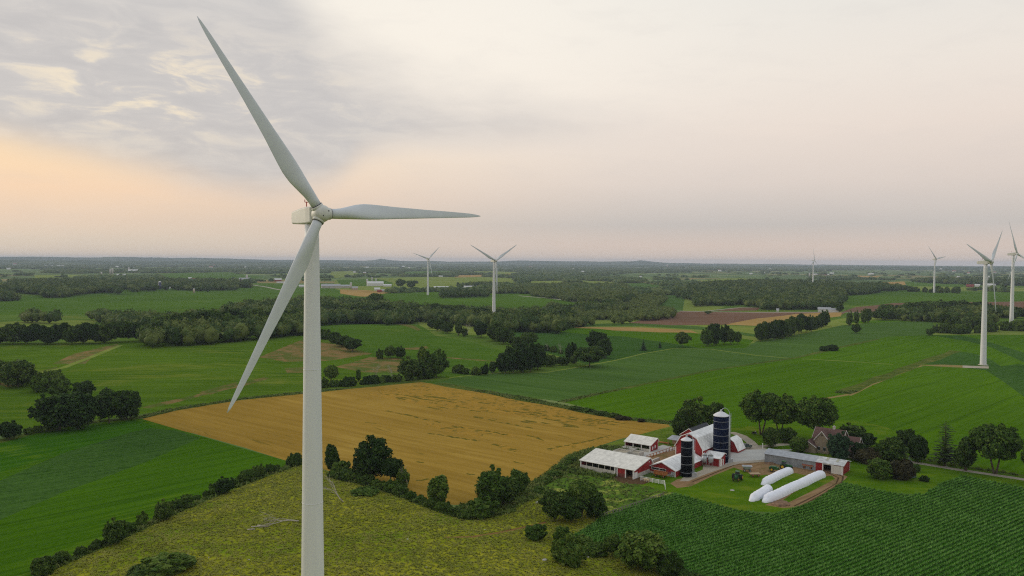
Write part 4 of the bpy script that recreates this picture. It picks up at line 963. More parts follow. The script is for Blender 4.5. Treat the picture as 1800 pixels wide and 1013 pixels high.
hedge([(1483, 574), (1505, 571), (1530, 567)], 5, 21, 9, 'airy tree near the road by the white ranch house', 'airy trees by the ranch house', seed=15, kind='tall', mats=('lime', 'elm'), hv=0.25, jit=1)
ptree('round', 1476, 549, 15, 12, mat='oak', label='tree at the right end of the white ranch house', name='yard_tree')
ptree('round', 1635, 590, 12, 13, mat='elm', label='small round bush at the tip of the curved corn strip', name='field_bush')
hedge([(1540, 562), (1600, 564), (1650, 565), (1668, 576), (1700, 580), (1740, 575)], 24, 17, 20, 'tree at the near edge of the wood behind the right-hand turbine', 'front of the wood behind the right turbine', seed=16, kind='round', mats=('oak', 'elm', 'oak'), parts=False)
hedge([(1550, 558), (1600, 553), (1700, 552), (1800, 560)], 24, 18, 22, 'tree inside the wood behind the right-hand turbine', 'wood behind the right turbine', seed=17, kind='round', mats=('oak', 'oak', 'elm'), parts=False)
hedge([(1660, 584), (1720, 586), (1770, 580), (1830, 583)], 16, 13, 16, 'yellow-green bush on the slope below the far right turbine', 'bushes below the far right turbine', seed=18, mats=('lime', 'lime', 'elm'), parts=False)
hedge([(1640, 584), (1680, 587), (1700, 588)], 8, 9, 11, 'small dark bush at the edge of the yellowish slope', 'small dark bushes on the slope', seed=19, mats=('oak',), parts=False)
ptree('round', 704, 505.5, 15, 17, mat='elm', label='left of the two round trees beside the small distant turbine', name='field_tree')
ptree('round', 722.5, 506.5, 13, 15, mat='elm', label='right of the two round trees beside the small distant turbine', name='field_tree')
ptree('round', 1512, 808, 30, 30, mat='dark', label='dark tree hugging the right-hand corner of the farmhouse', name='yard_tree')
hedge([(702, 497), (720, 498), (738, 499)], 7, 3.5, 6, 'distant hedge shrub in the pale fields left of the small turbine', 'distant hedge shrubs', seed=41, mats=('oak',), parts=False)
hedge([(800, 500), (840, 502), (880, 502)], 8, 4.5, 6, 'distant field shrub left of the V-bladed turbine', 'distant field shrubs', seed=42, mats=('oak',), parts=False)
hedge([(1602, 513), (1650, 514), (1690, 516)], 14, 8, 8, 'shrub of the short row at the foot of the turbine on the green hill', 'shrubs on the green hill', seed=43, mats=('oak', 'elm'), parts=False)
hedge([(1760, 512), (1775, 513)], 3, 9, 9, 'small distant tree between the two right-hand towers', 'trees between the right-hand towers', seed=44, mats=('oak',), parts=False)
# --- tree belts behind the hill crests (individual trees, front rows)
hedge([(-60, 607), (0, 605), (70, 605), (160, 604), (250, 601), (290, 600)], 30, 32, 28, 'tree of the dark belt along the top left of the rolling field', 'left dark belt', seed=20, kind=['round', 'wide'], mats=('dark', 'oak', 'oak'), parts=False, hv=0.18)
def belt(pts, n, hm, wm, label, group, kinds=('round',), mats=('oak',), seed=1, depth=0, rows=1, lift=0.0):
    """belt given by pixel line of the visible foot or crest; trees step back 'depth' metres per row"""
    rg = random.Random(seed); P_ = np.array(pts, float); seg = np.hypot(*np.diff(P_, axis=0).T); cs = np.concatenate([[0], np.cumsum(seg)])
    for r in range(rows):
        for i in range(n):
            s = (i + rg.uniform(0, 1)) / n * cs[-1]; u = np.interp(s, cs, P_[:, 0]); v = np.interp(s, cs, P_[:, 1])
            p = g1(u, v); d = math.hypot(p[0], p[1]); q = d + depth * r + rg.uniform(3, 12) + lift
            x, y = p[0] / d * q, p[1] / d * q; k = rg.uniform(0.78, 1.2)
            tree(rg.choice(kinds), x, y, hm * k, wm * k * rg.uniform(0.9, 1.2), mat=rg.choice(mats), label=label, group=group, parts=False, name='belt_tree')
belt([(285, 597), (360, 591), (450, 583), (530, 577)], 20, 20, 17, 'tree of the dark belt just behind the crest of the rolling field', 'belt behind the crest', seed=21, rows=2, depth=14, mats=('oak', 'dark', 'oak', 'elm'))
belt([(562, 563), (620, 559), (690, 560), (725, 566)], 15, 18, 16, 'tree of the wood behind the crest of the centre field', 'wood behind the centre crest', seed=22, rows=2, depth=16, mats=('oak', 'dark', 'elm'))
belt([(730, 560), (800, 562), (870, 572), (930, 574), (1000, 575)], 26, 17, 17, 'round tree of the wood edge behind the pale strip and second turbine', 'wood edge behind the second turbine', seed=23, rows=2, depth=20, mats=('oak', 'dark', 'oak', 'elm'))
ptree('round', 660, 540, 24, 30, mat='lime', label='bright yellow-green tree standing out in the wood right of the tower', name='belt_tree')

# ------------------------------------------------------------------ woods too dense to count
def merge_trees(name, xy, hs, ws, label, group=None, seed=0, mesh=ICO1, mat='far', tone=0.5, tvar=0.3, leafn=26):
    rg = np.random.default_rng(seed); V0, F0 = mesh; nv = len(V0); n = len(xy)
    z = H(xy[:, 0], xy[:, 1])
    Vs = []; Fs = []; Ts = []
    off = 0
    t = np.clip(tone + rg.normal(0, tvar, n), 0, 1)
    for lobe in range(3):
        r = np.where(lobe == 0, 1.0, 0.62)
        dx = rg.uniform(-0.33, 0.33, (n, 2)) * (lobe > 0) * ws[:, None]
        cz = z + hs * (0.52 if lobe == 0 else rg.uniform(0.45, 0.78, n))
        j = 0.9 * (1 + rg.normal(0, 0.13, (n, nv, 1)))
        V = V0[None] * j
        V = V * np.stack([ws * 0.5 * r, ws * 0.5 * r, hs * (0.5 if lobe == 0 else 0.3)], 1)[:, None, :]
        V[:, :, 0] += (xy[:, 0] + dx[:, 0])[:, None]; V[:, :, 1] += (xy[:, 1] + dx[:, 1])[:, None]; V[:, :, 2] += cz[:, None]
        Vs.append(V.reshape(-1, 3)); Fs.append((F0[None] + (np.arange(n) * nv)[:, None, None] + off).reshape(-1, 3)); off += n * nv
        Ts.append(np.repeat(np.clip(t + 0.06 * lobe, 0, 1), nv))
    # loose leaf triangles around the shell
    k = leafn; d = rg.normal(0, 1, (n, k, 3)); d[:, :, 2] = np.abs(d[:, :, 2]) * 0.9; d /= np.linalg.norm(d, axis=2)[:, :, None]
    c = np.stack([xy[:, 0], xy[:, 1], z + hs * 0.52], 1)[:, None, :] + d * np.stack([ws * 0.55, ws * 0.55, hs * 0.54], 1)[:, None, :] * rg.uniform(0.82, 1.12, (n, k, 1))
    s = (ws * 0.075)[:, None, None]
    T3 = c[:, :, None, :] + rg.normal(0, 1, (n, k, 3, 3)) * s[..., None]
    Vs.append(T3.reshape(-1, 3)); Fs.append(np.arange(n * k * 3).reshape(-1, 3) + off); Ts.append(np.clip(np.repeat(t, k * 3) + np.repeat(rg.normal(0, 0.16, n * k), 3), 0, 1))
    o = mesh_np(name, np.concatenate(Vs), np.concatenate(Fs), LM[mat], tint=np.concatenate(Ts))
    return tag(o, label, 'woods', group, 'stuff')

BCLEAR = [(281, 509, 9), (298, 508, 5), (341, 515, 5), (334, 492, 7), (341, 493, 8), (430, 496, 20), (776, 506.5, 26), (829, 506, 32), (1449, 548, 24), (1465, 548, 16), (1367, 548, 6), (705, 506, 16), (723, 507, 14), (1429, 500, 5), (660, 503, 28), (582, 507, 30), (677, 514, 16)]
_bcc = {}
def _bc(u, v):
    if (u, v) not in _bcc: _bcc[(u, v)] = g1(u, v)
    return _bcc[(u, v)]
def wood(pxpoly, spacing, h, w, label, seed, tone=0.5, tvar=0.3, lift=8.0, name='woods', leafn=70, clear=-0.42, maxn=6000, mat='far'):
    rg = np.random.default_rng(seed)
    pg = G([a for a, b in pxpoly], [b for a, b in pxpoly], lift)[:, :2]
    x0, y0 = pg.min(0); x1, y1 = pg.max(0)
    area = (x1 - x0) * (y1 - y0); n = int(min(area / spacing ** 2, 200000))
    gx_ = np.arange(x0, x1, spacing); gy_ = np.arange(y0, y1, spacing)
    if len(gx_) * len(gy_) > 4e6: return
    xx, yy = np.meshgrid(gx_, gy_); q = np.column_stack([xx.ravel(), yy.ravel()]) + rg.uniform(-.45, .45, (xx.size, 2)) * spacing
    q = q[in_poly(q, pg)]
    qd = np.hypot(q[:, 0], q[:, 1]); qa = np.arctan2(q[:, 0], q[:, 1]); ok = np.ones(len(q), bool)
    for bx_, bv_, bw_ in BCLEAR:
        p = _bc(bx_, bv_); d0 = math.hypot(p[0], p[1]); a0 = math.atan2(p[0], p[1])
        ok &= ~((np.abs(qa - a0) < (bw_ / 2 + 2) / FP) & (qd < d0 + 14) & (qd > d0 - 420))
    cl = np.sin(q[:, 0] / 47 + 2.1 * np.sin(q[:, 1] / 83) + seed) * np.sin(q[:, 1] / 61 + 1.7 * np.sin(q[:, 0] / 71) + seed * 2) + 0.35 * np.sin(q[:, 0] / 17 + q[:, 1] / 23)
    ok &= cl > clear
    q = q[ok]
    if len(q) > maxn: q = q[rg.permutation(len(q))[:maxn]]
    if not len(q): return
    k = rg.uniform(0.7, 1.25, len(q))
    return merge_trees(name, q, h * k, w * k * rg.uniform(0.9, 1.25, len(q)), label, seed=seed, tone=tone, tvar=tvar, leafn=leafn, mat=mat)

wood([(-300, 556), (0, 552), (60, 548), (170, 552), (300, 556), (420, 566), (520, 562), (540, 556), (545, 575), (500, 578), (330, 590), (250, 568), (180, 559), (0, 556), (-300, 560)], 10, 13, 11, 'dense belt of deciduous woods behind the rolling field', 31, 0.5)
wood([(290, 570), (330, 556), (420, 540), (480, 532), (545, 528), (545, 572), (440, 584), (330, 592), (240, 596)], 10, 14, 12, 'wood rising behind the crest left of the tower', 32, 0.55)
wood([(562, 530), (620, 532), (700, 538), (760, 545), (850, 548), (960, 556), (1000, 566), (990, 574), (870, 570), (800, 560), (735, 556), (690, 560), (562, 564)], 10, 14, 12, 'dense deciduous wood right of the tower behind the centre fields', 33, 0.5)
wood([(-200, 506), (0, 500), (60, 494), (150, 495), (200, 500), (212, 512), (120, 516), (20, 522), (-200, 530)], 13, 14, 14, 'wood at the far left beyond the green valley field', 34, 0.42)
wood([(0, 492), (200, 494), (290, 490), (430, 494), (442, 502), (370, 508), (230, 508), (200, 500), (60, 494)], 16, 13, 15, 'wood behind the distant valley field left of the tower', 35, 0.42)
wood([(850, 510), (920, 500), (1010, 498), (1100, 500), (1120, 516), (1060, 527), (1000, 524), (930, 513)], 11, 11, 11, 'even-topped plantation wood right of the second turbine', 36, 0.7, 0.12)
wood([(1000, 566), (1010, 548), (1060, 538), (1120, 520), (1165, 512), (1172, 522), (1150, 538), (1186, 543), (1186, 550), (1110, 558), (1050, 561)], 8, 9, 8, 'plantation of even conifers in the middle distance', 37, 0.8, 0.12)
wood([(870, 548), (930, 546), (1010, 536), (1060, 532), (1100, 524), (1120, 522), (1060, 542), (1010, 552), (990, 562), (900, 556)], 12, 13, 13, 'mixed wood between valley field and plantation', 38, 0.4)
wood([(1222, 532), (1220, 522), (1280, 512), (1400, 506), (1480, 510), (1488, 524), (1468, 534), (1440, 536), (1340, 537), (1330, 532), (1270, 532)], 10, 12, 11, 'broad mixed wood behind the road and the ranch house', 39, 0.45)
wood([(1180, 516), (1220, 500), (1330, 494), (1430, 498), (1540, 500), (1600, 506), (1520, 512), (1465, 515), (1400, 508), (1280, 514), (1220, 522)], 15, 14, 15, 'long dark wood at the foot of the small distant turbine', 40, 0.36)
wood([(1548, 553), (1570, 546), (1620, 541), (1760, 543), (1800, 551), (1795, 558), (1700, 561), (1650, 556)], 9, 12, 10, 'wood filling the hollow behind the right-hand turbine', 41, 0.5)
wood([(1600, 492), (1700, 490), (1900, 492), (1900, 498), (1700, 498), (1620, 494)], 20, 14, 18, 'wooded rise behind the farm on the far right', 42, 0.36)
wood([(1270, 540), (1300, 538), (1225, 545), (1240, 545)], 12, 5, 8, 'low shelter belt beside the road', 43, 0.4)
wood([(770, 515), (800, 513), (860, 512), (860, 516), (780, 518)], 11, 11, 9, 'dark spruce shelterbelt behind the white silage bunkers', 44, 0.2, 0.1)
wood([(800, 500), (850, 497), (905, 500), (905, 504), (810, 504)], 14, 11, 11, 'small wood left of the second turbine hub', 45, 0.4)

# patchy woods out to the horizon
def far_woods():
    rg = np.random.default_rng(77)
    def nz(x, y, s, seed):
        r2 = np.random.default_rng(seed); v = np.zeros_like(x)
        for k in range(7):
            a = r2.uniform(0, 6.28); f = r2.uniform(0.6, 2.2) / s; v += np.sin((x * math.cos(a) + y * math.sin(a)) * f + r2.uniform(0, 6.28) + 1.5 * np.sin(y * f * 0.7 + k))
        return v / 7
    n = 0; X_ = []
    r = 1900.0
    while r < 14500:
        stp = max(15.0, r * 0.0046); da = stp / r
        a = np.arange(R_(-44), R_(44), da) + rg.uniform(0, da); x = r * np.sin(a) ; y = r * np.cos(a)
        x += rg.uniform(-.5, .5, len(a)) * stp; y += rg.uniform(-.5, .5, len(a)) * stp
        m = nz(x, y * 0.6, 560, 5) + 0.4 * nz(x, y * 0.7, 170, 6) + 0.3 * nz(x, y, 1800, 8)
        thr = 0.19 - 0.15 * np.clip((r - 2500) / 6000, 0, 1)
        keep = m > thr
        hedges = (np.abs(nz(x, y, 260, 9)) < 0.011)
        keep |= hedges
        xs = x[keep]; ys = y[keep]
        X_.append(np.column_stack([xs, ys, np.full(len(xs), stp)])); r += stp * (1.15 if r < 4000 else 2.2)
    q = np.concatenate(X_)
    # keep the mapped fields and farms of the middle distance clear
    c = q[:, :2]; ok = np.ones(len(q), bool)
    for nm, mt, pg in POLY:
        if mt != 'meadow': ok &= ~in_poly(c, pg)
    for (u, v, rad) in CLEAR:
        p = g1(u, v); ok &= np.hypot(c[:, 0] - p[0], (c[:, 1] - p[1]) * 0.5) > rad
    q = q[ok]
    V0, F0 = ICO1; V0 = V0[:, :]; nv = len(V0); n = len(q)
    ws = q[:, 2] * rg.uniform(0.8, 2.3, n); hs = rg.uniform(7, 15, n) * (1 + np.clip((q[:, 2] - 20) / 120, 0, 0.4)); z = H(q[:, 0], q[:, 1])
    # half-domes: drop the lower ring for economy
    V = V0[None] * (1 + rg.normal(0, 0.13, (n, nv, 1)))
    V = V * np.stack([ws * 0.5, ws * 0.5, hs * 0.62], 1)[:, None, :]
    V[:, :, 0] += q[:, 0, None]; V[:, :, 1] += q[:, 1, None]; V[:, :, 2] += (z + hs * 0.42)[:, None]
    keepf = F0[(V0[F0].mean(1)[:, 2] > -0.45)]
    F = (keepf[None] + (np.arange(n) * nv)[:, None, None]).reshape(-1, 3)
    t = np.clip(0.36 + rg.normal(0, 0.2, n), 0, 1)
    o = mesh_np('woods', V.reshape(-1, 3), F, LM['far'], tint=np.repeat(t, nv))
    tag(o, 'scattered woods and hedgerows fading towards the horizon', 'woods', None, 'stuff')
    print('far woods', n)
CLEAR = [(752, 519, 90), (1642, 514, 120), (1429, 500, 60), (700, 500, 160), (600, 500, 150), (430, 492, 120), (215, 478, 120), (1440, 478, 90), (1495, 480, 90), (1710, 505, 160), (140, 500, 60)]
far_woods()

# ------------------------------------------------------------------ wind turbines
TWM = plain('turbine_paint', (0.66, 0.675, 0.685), 0.5, var=0.03, nscale=0.15, spec=0.4, streak=(3, 3, 0.3))
BLM = plain('blade_paint', (0.58, 0.61, 0.63), 0.45, var=0.03, nscale=0.3, spec=0.4)
NCM = plain('nacelle_paint', (0.60, 0.60, 0.555), 0.5, var=0.05, nscale=0.6, spec=0.4)
SEAM = plain('seal_rubber', (0.08, 0.08, 0.085), 0.8)
REDM = plain('mast_red', (0.45, 0.10, 0.07), 0.6)

def blade_mesh(L=38.8, n=22, m=40):
    S = [0, .03, .07, .12, .17, .22, .28, .4, .6, .8, .92, .975, 1.0]
    CH = [1.9, 1.9, 2.05, 2.55, 3.05, 3.3, 3.15, 2.55, 1.85, 1.28, .88, .5, .12]
    BL = [0, 0, .2, .5, .8, .95, 1, 1, 1, 1, 1, 1, 1]
    TH = [1, 1, .85, .62, .42, .33, .28, .23, .19, .16, .15, .15, .2]
    LE = [.95, .95, .98, 1.0, 1.05, 1.1, 1.08, .9, .66, .44, .3, .16, .02]
    V = []; F = []
    for i in range(m + 1):
        s = (i / m); s = s ** 0.85 if s < 0.999 else 1.0
        c = np.interp(s, S, CH); b = np.interp(s, S, BL); th = np.interp(s, S, TH); le = np.interp(s, S, LE); tw = R_(np.interp(s, [0, .2, .5, 1], [22, 15, 5, -1]))
        for k in range(n):
            q = 2 * math.pi * k / n; xc = 0.5 * (1 + math.cos(q))        # 1 at TE .. 0 at LE
            yt = 5 * th * 0.5 * (0.2969 * math.sqrt(max(xc, 0)) - 0.126 * xc - 0.3516 * xc ** 2 + 0.2843 * xc ** 3 - 0.1015 * xc ** 4) / 0.5 * 0.5 * 2
            ya = yt * (1 if math.sin(q) >= 0 else -0.75) * (1 if abs(math.sin(q)) > 1e-6 else 0)
            yc = 0.5 * math.sin(q)
            x = (le / 1.0) - xc * c; y = (ya * b + yc * (1 - b)) * c * (1 if b > 0 else 1)
            px_ = x * math.cos(tw) + y * math.sin(tw); py_ = x * math.sin(tw) * -1 + y * math.cos(tw)
            V.append((px_, py_ + 0.045 * L * s ** 1.4, 1.25 + s * L))
    for i in range(m):
        for k in range(n): F.append((i * n + k, i * n + (k + 1) % n, (i + 1) * n + (k + 1) % n, (i + 1) * n + k))
    F.append(tuple(reversed(range(n)))); F.append(tuple(m * n + k for k in range(n)))
    o = MB().add(V, F, True).build('blade', BLM); me = o.data; bpy.data.objects.remove(o); return me
BLADE = blade_mesh()

def make_turbine():
    root = empty('wind_turbine', (0, 0, 0))
    tb = MB(); prof = []
    for i in range(25):
        t = i / 24; prof.append((2.33 + (1.33 - 2.33) * t, -2 + 80.8 * t))
    tb.cone((0, 0, 0), prof, 48)
    tw = tb.build('tower', TWM, root)
    f = MB()
    for z in (24.5, 50.5): 
        r = 2.33 - (z + 2) / 80.4; f.cone((0, 0, 0), [(r + 0.0, z - 0.05), (r + 0.035, z - 0.04), (r + 0.035, z + 0.04), (r, z + 0.05)], 48)
    f.build_each('flange', TWM, tw)
    d = MB().box(-0.5, 0.5, -2.40, -2.2, 0.3, 2.7).box(-0.9, 0.9, -3.6, -2.2, -0.3, 0.3); d.build('door', NCM, tw)
    # nacelle: long rounded box, belly sloping up to the tail, side profile in (y,z)
    nb = MB(); secs = []
    for y, zb, zt, hw in [(-2.3, -1.15, 1.35, 1.15), (-2.0, -1.45, 1.55, 1.5), (-0.5, -1.6, 1.65, 1.6), (2.5, -1.6, 1.35, 1.6), (5.3, -1.5, 0.95, 1.55), (5.75, -1.3, 0.85, 1.45), (5.95, -1.0, 0.65, 1.25)]:
        ring = []
        hh = (zt + zb * -1) / 2; rr = 0.28
        for k in range(24):
            qd, j = divmod(k, 6); q = math.pi / 2 * (qd + j / 5); sx_ = 1 if qd in (0, 3) else -1; sz_ = 1 if qd in (0, 1) else -1
            ring.append((sx_ * (hw - rr) + rr * math.cos(q), y, 80.2 + (zt + zb) / 2 + sz_ * (hh - rr) + rr * math.sin(q)))
        secs.append(ring)
    V = [p for r in secs for p in r]; n = 24
    F = [(i * n + k, i * n + (k + 1) % n, (i + 1) * n + (k + 1) % n, (i + 1) * n + k) for i in range(len(secs) - 1) for k in range(n)]
    F += [tuple(range(n)), tuple((len(secs) - 1) * n + k for k in range(n))]
    nc = nb.add(V, F, False).build('nacelle', NCM, root)
    nc.data.polygons.foreach_set('use_smooth', [False] * len(nc.data.polygons))
    MB().box(-0.6, 0.6, -1.8, -0.3, 81.82, 82.15).build('hatch', NCM, nc)
    MB().tube([(0, 2.2, 81.5), (0, 2.2, 83.0)], 0.10, 6).tube([(-0.35, 2.2, 82.9), (0.35, 2.2, 82.9)], 0.08, 6).tube([(-0.35, 2.2, 82.9), (-0.35, 2.2, 83.4)], 0.08, 6).tube([(0.35, 2.2, 82.9), (0.35, 2.2, 83.4)], 0.08, 6).build('mast', REDM, nc)
    MB().cone((0, 2.2, 81.5), [(0.6, 0), (0.5, 0.3), (0.15, 0.4)], 12).build('beacon', TWM, nc)
    MB().box(-0.5, 0.5, 5.9, 5.98, 79.9, 80.5).build('vent', SEAM, nc)
    return root

def add_rotor(root, theta, off=3.9, tilt=5.0):
    """hub and three blades; theta = angle of the first blade, clockwise from straight up seen from the front"""
    hc = Vector((0, -off, 80.4)); tl = Matrix.Rotation(R_(-tilt) * -1 if False else R_(tilt), 4, 'X')
    # tilt so that the front (local -y) points a little upwards
    base = Matrix.Translation(hc) @ Matrix.Rotation(-R_(tilt), 4, 'X')
    h = MB(); prof = []
    for i in range(13):
        a = i / 12 * math.pi / 2; prof.append((1.62 * math.cos(a) ** 0.75 + 0.001, 0.25 + 1.55 * math.sin(a)))
    V = []; n = 36; rings = [(1.25, -1.5), (1.45, -1.3), (1.6, -0.6), (1.66, 0.0)] + prof
    for r, y in rings:
        for k in range(n):
            q = 2 * math.pi * k / n; V.append((r * math.cos(q), -y, r * math.sin(q)))
    F = [(i * n + k, i * n + (k + 1) % n, (i + 1) * n + (k + 1) % n, (i + 1) * n + k) for i in range(len(rings) - 1) for k in range(n)]
    F += [tuple(range(n)), tuple((len(rings) - 1) * n + k for k in range(n))]
    h.add(V, F, True)
    hub = h.build('hub', NCM, root); hub.matrix_local = base
    for k in range(3):
        a = R_(theta + 120 * k)
        mt = Matrix.Rotation(a, 4, 'Y')
        col = MB().cone((0, 0, 0), [(1.1, 0.9), (1.14, 1.45), (1.14, 1.72), (1.02, 1.75)], 28).build('blade_collar', NCM, hub); col.matrix_local = mt
        sm = MB().cone((0, 0, 0), [(1.0, 1.75), (1.09, 1.76), (1.09, 1.84), (0.96, 1.86)], 28).build('seal', SEAM, hub); sm.matrix_local = mt
        b = bpy.data.objects.new('blade', BLADE); COL.objects.link(b); b.parent = root; b.matrix_local = base @ mt
    MB().tube([(0.62, -1.62, 0.35), (0.66, -1.78, 0.37)], 0.13, 8).tube([(-0.5, -1.65, -0.55), (-0.53, -1.78, -0.58)], 0.1, 8).build_each('hatch_bolt', SEAM, hub)

TG = 'wind turbines across the farmland'
def turbine(x, y, z, yaw, theta, label, proto=[None]):
    if proto[0] is None: r = make_turbine(); proto[0] = r
    else: r = copy_tree(proto[0])
    return r, (x, y, z), yaw, theta, label
_d = rays(565, 376); HX = _d * (151.0 / _d[1]); YW = 41.0
mx = HX[0] - math.sin(R_(YW)) * 3.9; my = 151.0 + math.cos(R_(YW)) * 3.9
TL = [(mx, my, CZ + HX[2] - 80.4, YW, -32, 'huge white wind turbine in the left foreground, tower running past the bottom edge'),
      (-22.2, 981, None, 35, -61, 'wind turbine with two blades raised like a V, foot hidden by hedge trees'),
      (-186.4, 1763, None, 36, -72, 'small distant wind turbine standing alone on the field left of the V-bladed turbine'),
      (973.6, 2576, None, 43, 1, 'distant wind turbine with one blade straight up, rising from the long dark wood'),
      (1007.1, 1899, None, 28, -39, 'distant wind turbine standing on the green hill beside a short row of shrubs'),
      (368.4, 620, None, 38, -70, 'white wind turbine on the right with its foot on a bare gravel pad'),
      (576.4, 917, None, 38, -18, 'wind turbine at the far right edge, one blade almost straight up above the others'),
      (0, 4600, None, 40, 25, 'tiny turbine rotor peeping out behind the tower at the far right edge')]
_q = rays(1780, 461); TL[7] = (_q[0] / _q[1] * 4600, 4600, CZ + (_q[2] / _q[1]) * 4600 - 80.4, 40, -75, TL[7][5])
_pr = make_turbine()
_roots = [_pr] + [copy_tree(_pr) for _ in TL[1:]]
for r, (x, y, z, yaw, th, lb) in zip(_roots, TL):
    if z is None:
        z = Hs(x, y)
    tag(r, lb, 'wind turbine', TG); add_rotor(r, th); r.location = (x, y, z); r.rotation_euler = (0, 0, R_(yaw))
p6 = (368.4, 620)
e = MB().cone((0, 0, 0), [(3.6, -0.6), (3.6, 0.12), (2.4, 0.2)], 32).build('foundation_pad', plain('pad_concrete', (0.42, 0.38, 0.30), 0.9)); e.location = (p6[0], p6[1], Hs(*p6)); tag(e, 'round concrete pad at the foot of the right-hand turbine', 'pad')

# ------------------------------------------------------------------ farm buildings
RED = ribbed('red_siding', (0.30, 0.022, 0.022), 1.6, 'x', 0.75, var=0.14, depth=0.03)
REDY = ribbed('red_siding_end', (0.30, 0.022, 0.022), 1.6, 'y', 0.75, var=0.14, depth=0.03)
WROOF = ribbed('white_metal_roof', (0.80, 0.80, 0.78), 1.1, 'x', 0.55, var=0.12, depth=0.06, spec=0.25)
CROOF = ribbed('cream_metal_roof', (0.70, 0.68, 0.61), 1.1, 'x', 0.6, var=0.12, depth=0.06, spec=0.25)
GROOF = ribbed('grey_metal_roof', (0.34, 0.36, 0.38), 0.7, 'x', 0.55, var=0.12, depth=0.04, spec=0.4)
GWALL = ribbed('galvanised_wall', (0.26, 0.29, 0.31), 0.7, 'x', 0.5, var=0.12, depth=0.06, spec=0.4)
WHITE = plain('white_paint', (0.74, 0.73, 0.70), 0.6, var=0.06)
WALLC = plain('concrete_wall', (0.46, 0.44, 0.39), 0.9, var=0.14, nscale=0.8)
DARKR = plain('dark_shingles', (0.045, 0.047, 0.052), 0.85, var=0.25, nscale=2)
BROWNR = plain('brown_shingles', (0.115, 0.065, 0.055), 0.9, var=0.22, nscale=2.5)
TAN = ribbed('tan_clapboard', (0.30, 0.24, 0.17), 4, 'z', 0.8, var=0.08)
GLASS = plain('window_glass', (0.03, 0.035, 0.045), 0.12, spec=0.8)
BLACK = plain('black_rubber', (0.018, 0.018, 0.018), 0.85)
DKGAP = plain('dark_board', (0.03, 0.025, 0.02), 0.95)
NAVY = ribbed('blue_glass_steel', (0.006, 0.011, 0.034), 1.2, 'z', 0.75, var=0.3, depth=0.004, spec=0.05)
NAVYD = ribbed('black_glass_steel', (0.004, 0.005, 0.010), 1.2, 'z', 0.75, var=0.3, depth=0.004, spec=0.05)
STEEL = plain('galvanised_steel', (0.42, 0.44, 0.46), 0.4, 0.4, var=0.12, nscale=2)
DOME = plain('dome_white', (0.66, 0.66, 0.68), 0.45, var=0.06)
SKYL = plain('fibreglass_panel', (0.36, 0.36, 0.27), 0.6)
GREEN = plain('green_machine_paint', (0.018, 0.095, 0.022), 0.4, var=0.15)
YEL = plain('yellow_rim', (0.62, 0.38, 0.02), 0.5)
RUST = plain('rusty_orange', (0.36, 0.13, 0.04), 0.8, var=0.35, nscale=1.5)
WOODM = plain('weathered_planks', (0.36, 0.26, 0.16), 0.9, var=0.2, nscale=2, streak=(1, 6, 1))
SOILM = plain('heaped_soil', (0.20, 0.12, 0.07), 1.0, var=0.3, nscale=1.2, bump=0.6)
STONE = plain('field_stone', (0.42, 0.40, 0.37), 0.9, var=0.2)
FA = R_(-38.5)
E1 = np.array([math.cos(FA), math.sin(FA)]); E2 = np.array([-math.sin(FA), math.cos(FA)])
GZ = 1.5
def roof_slab(mb, prof, x0, x1, th=0.14, ov=0.4):
    p = [Vector(q) for q in prof]
    a = p[0] + (p[0] - p[1]).normalized() * ov; b = p[-1] + (p[-1] - p[-2]).normalized() * ov
    p = [a] + p[1:-1] + [b]
    top = [(q.x, q.y + th + 0.03) for q in p]; bot = [(q.x, q.y + 0.03) for q in p]
    return mb.prism(bot + top[::-1], x0, x1)
def rake(mb, prof, x0, x1, w=0.28, ov=0.4):
    p = [Vector(q) for q in prof]
    a = p[0] + (p[0] - p[1]).normalized() * ov; b = p[-1] + (p[-1] - p[-2]).normalized() * ov
    p = [a] + p[1:-1] + [b]
    return mb.prism([(q.x, q.y + 0.2 - w) for q in p] + [(q.x, q.y + 0.2) for q in p][::-1], x0, x1)
def gable_poly(prof, z0=-0.8): return [(prof[0][0], z0)] + [(y, z) for y, z in prof] + [(prof[-1][0], z0)]

def block(root, L, W, prof, wm, rm, wme=None, x0=0.0, y0=0.0, z0=-0.8, ov=0.4, ends=0.45, wn='wall', rn='roof', trim=True, mid=None):
    """solid walled block under a roof; prof is (y,z) across the width"""
    prof = [(y + y0, z) for y, z in prof]
    MB().prism(gable_poly(prof, z0), x0, x0 + L).build(wn, wm, root)
    r = roof_slab(MB(), prof, x0 - ends, x0 + L + ends, ov=ov).build(rn, rm, root)
    if trim:
        t = MB(); rake(t, prof, x0 - ends - 0.06, x0 - ends - 0.003, ov=ov); rake(t, prof, x0 + L + ends + 0.003, x0 + L + ends + 0.06, ov=ov); t.build_each('trim', WHITE, r)
    return r

def farm_root(name, corner, label, cat, rot=0.0):
    return empty(name, (corner[0], corner[1], GZ), FA + rot, label, cat)

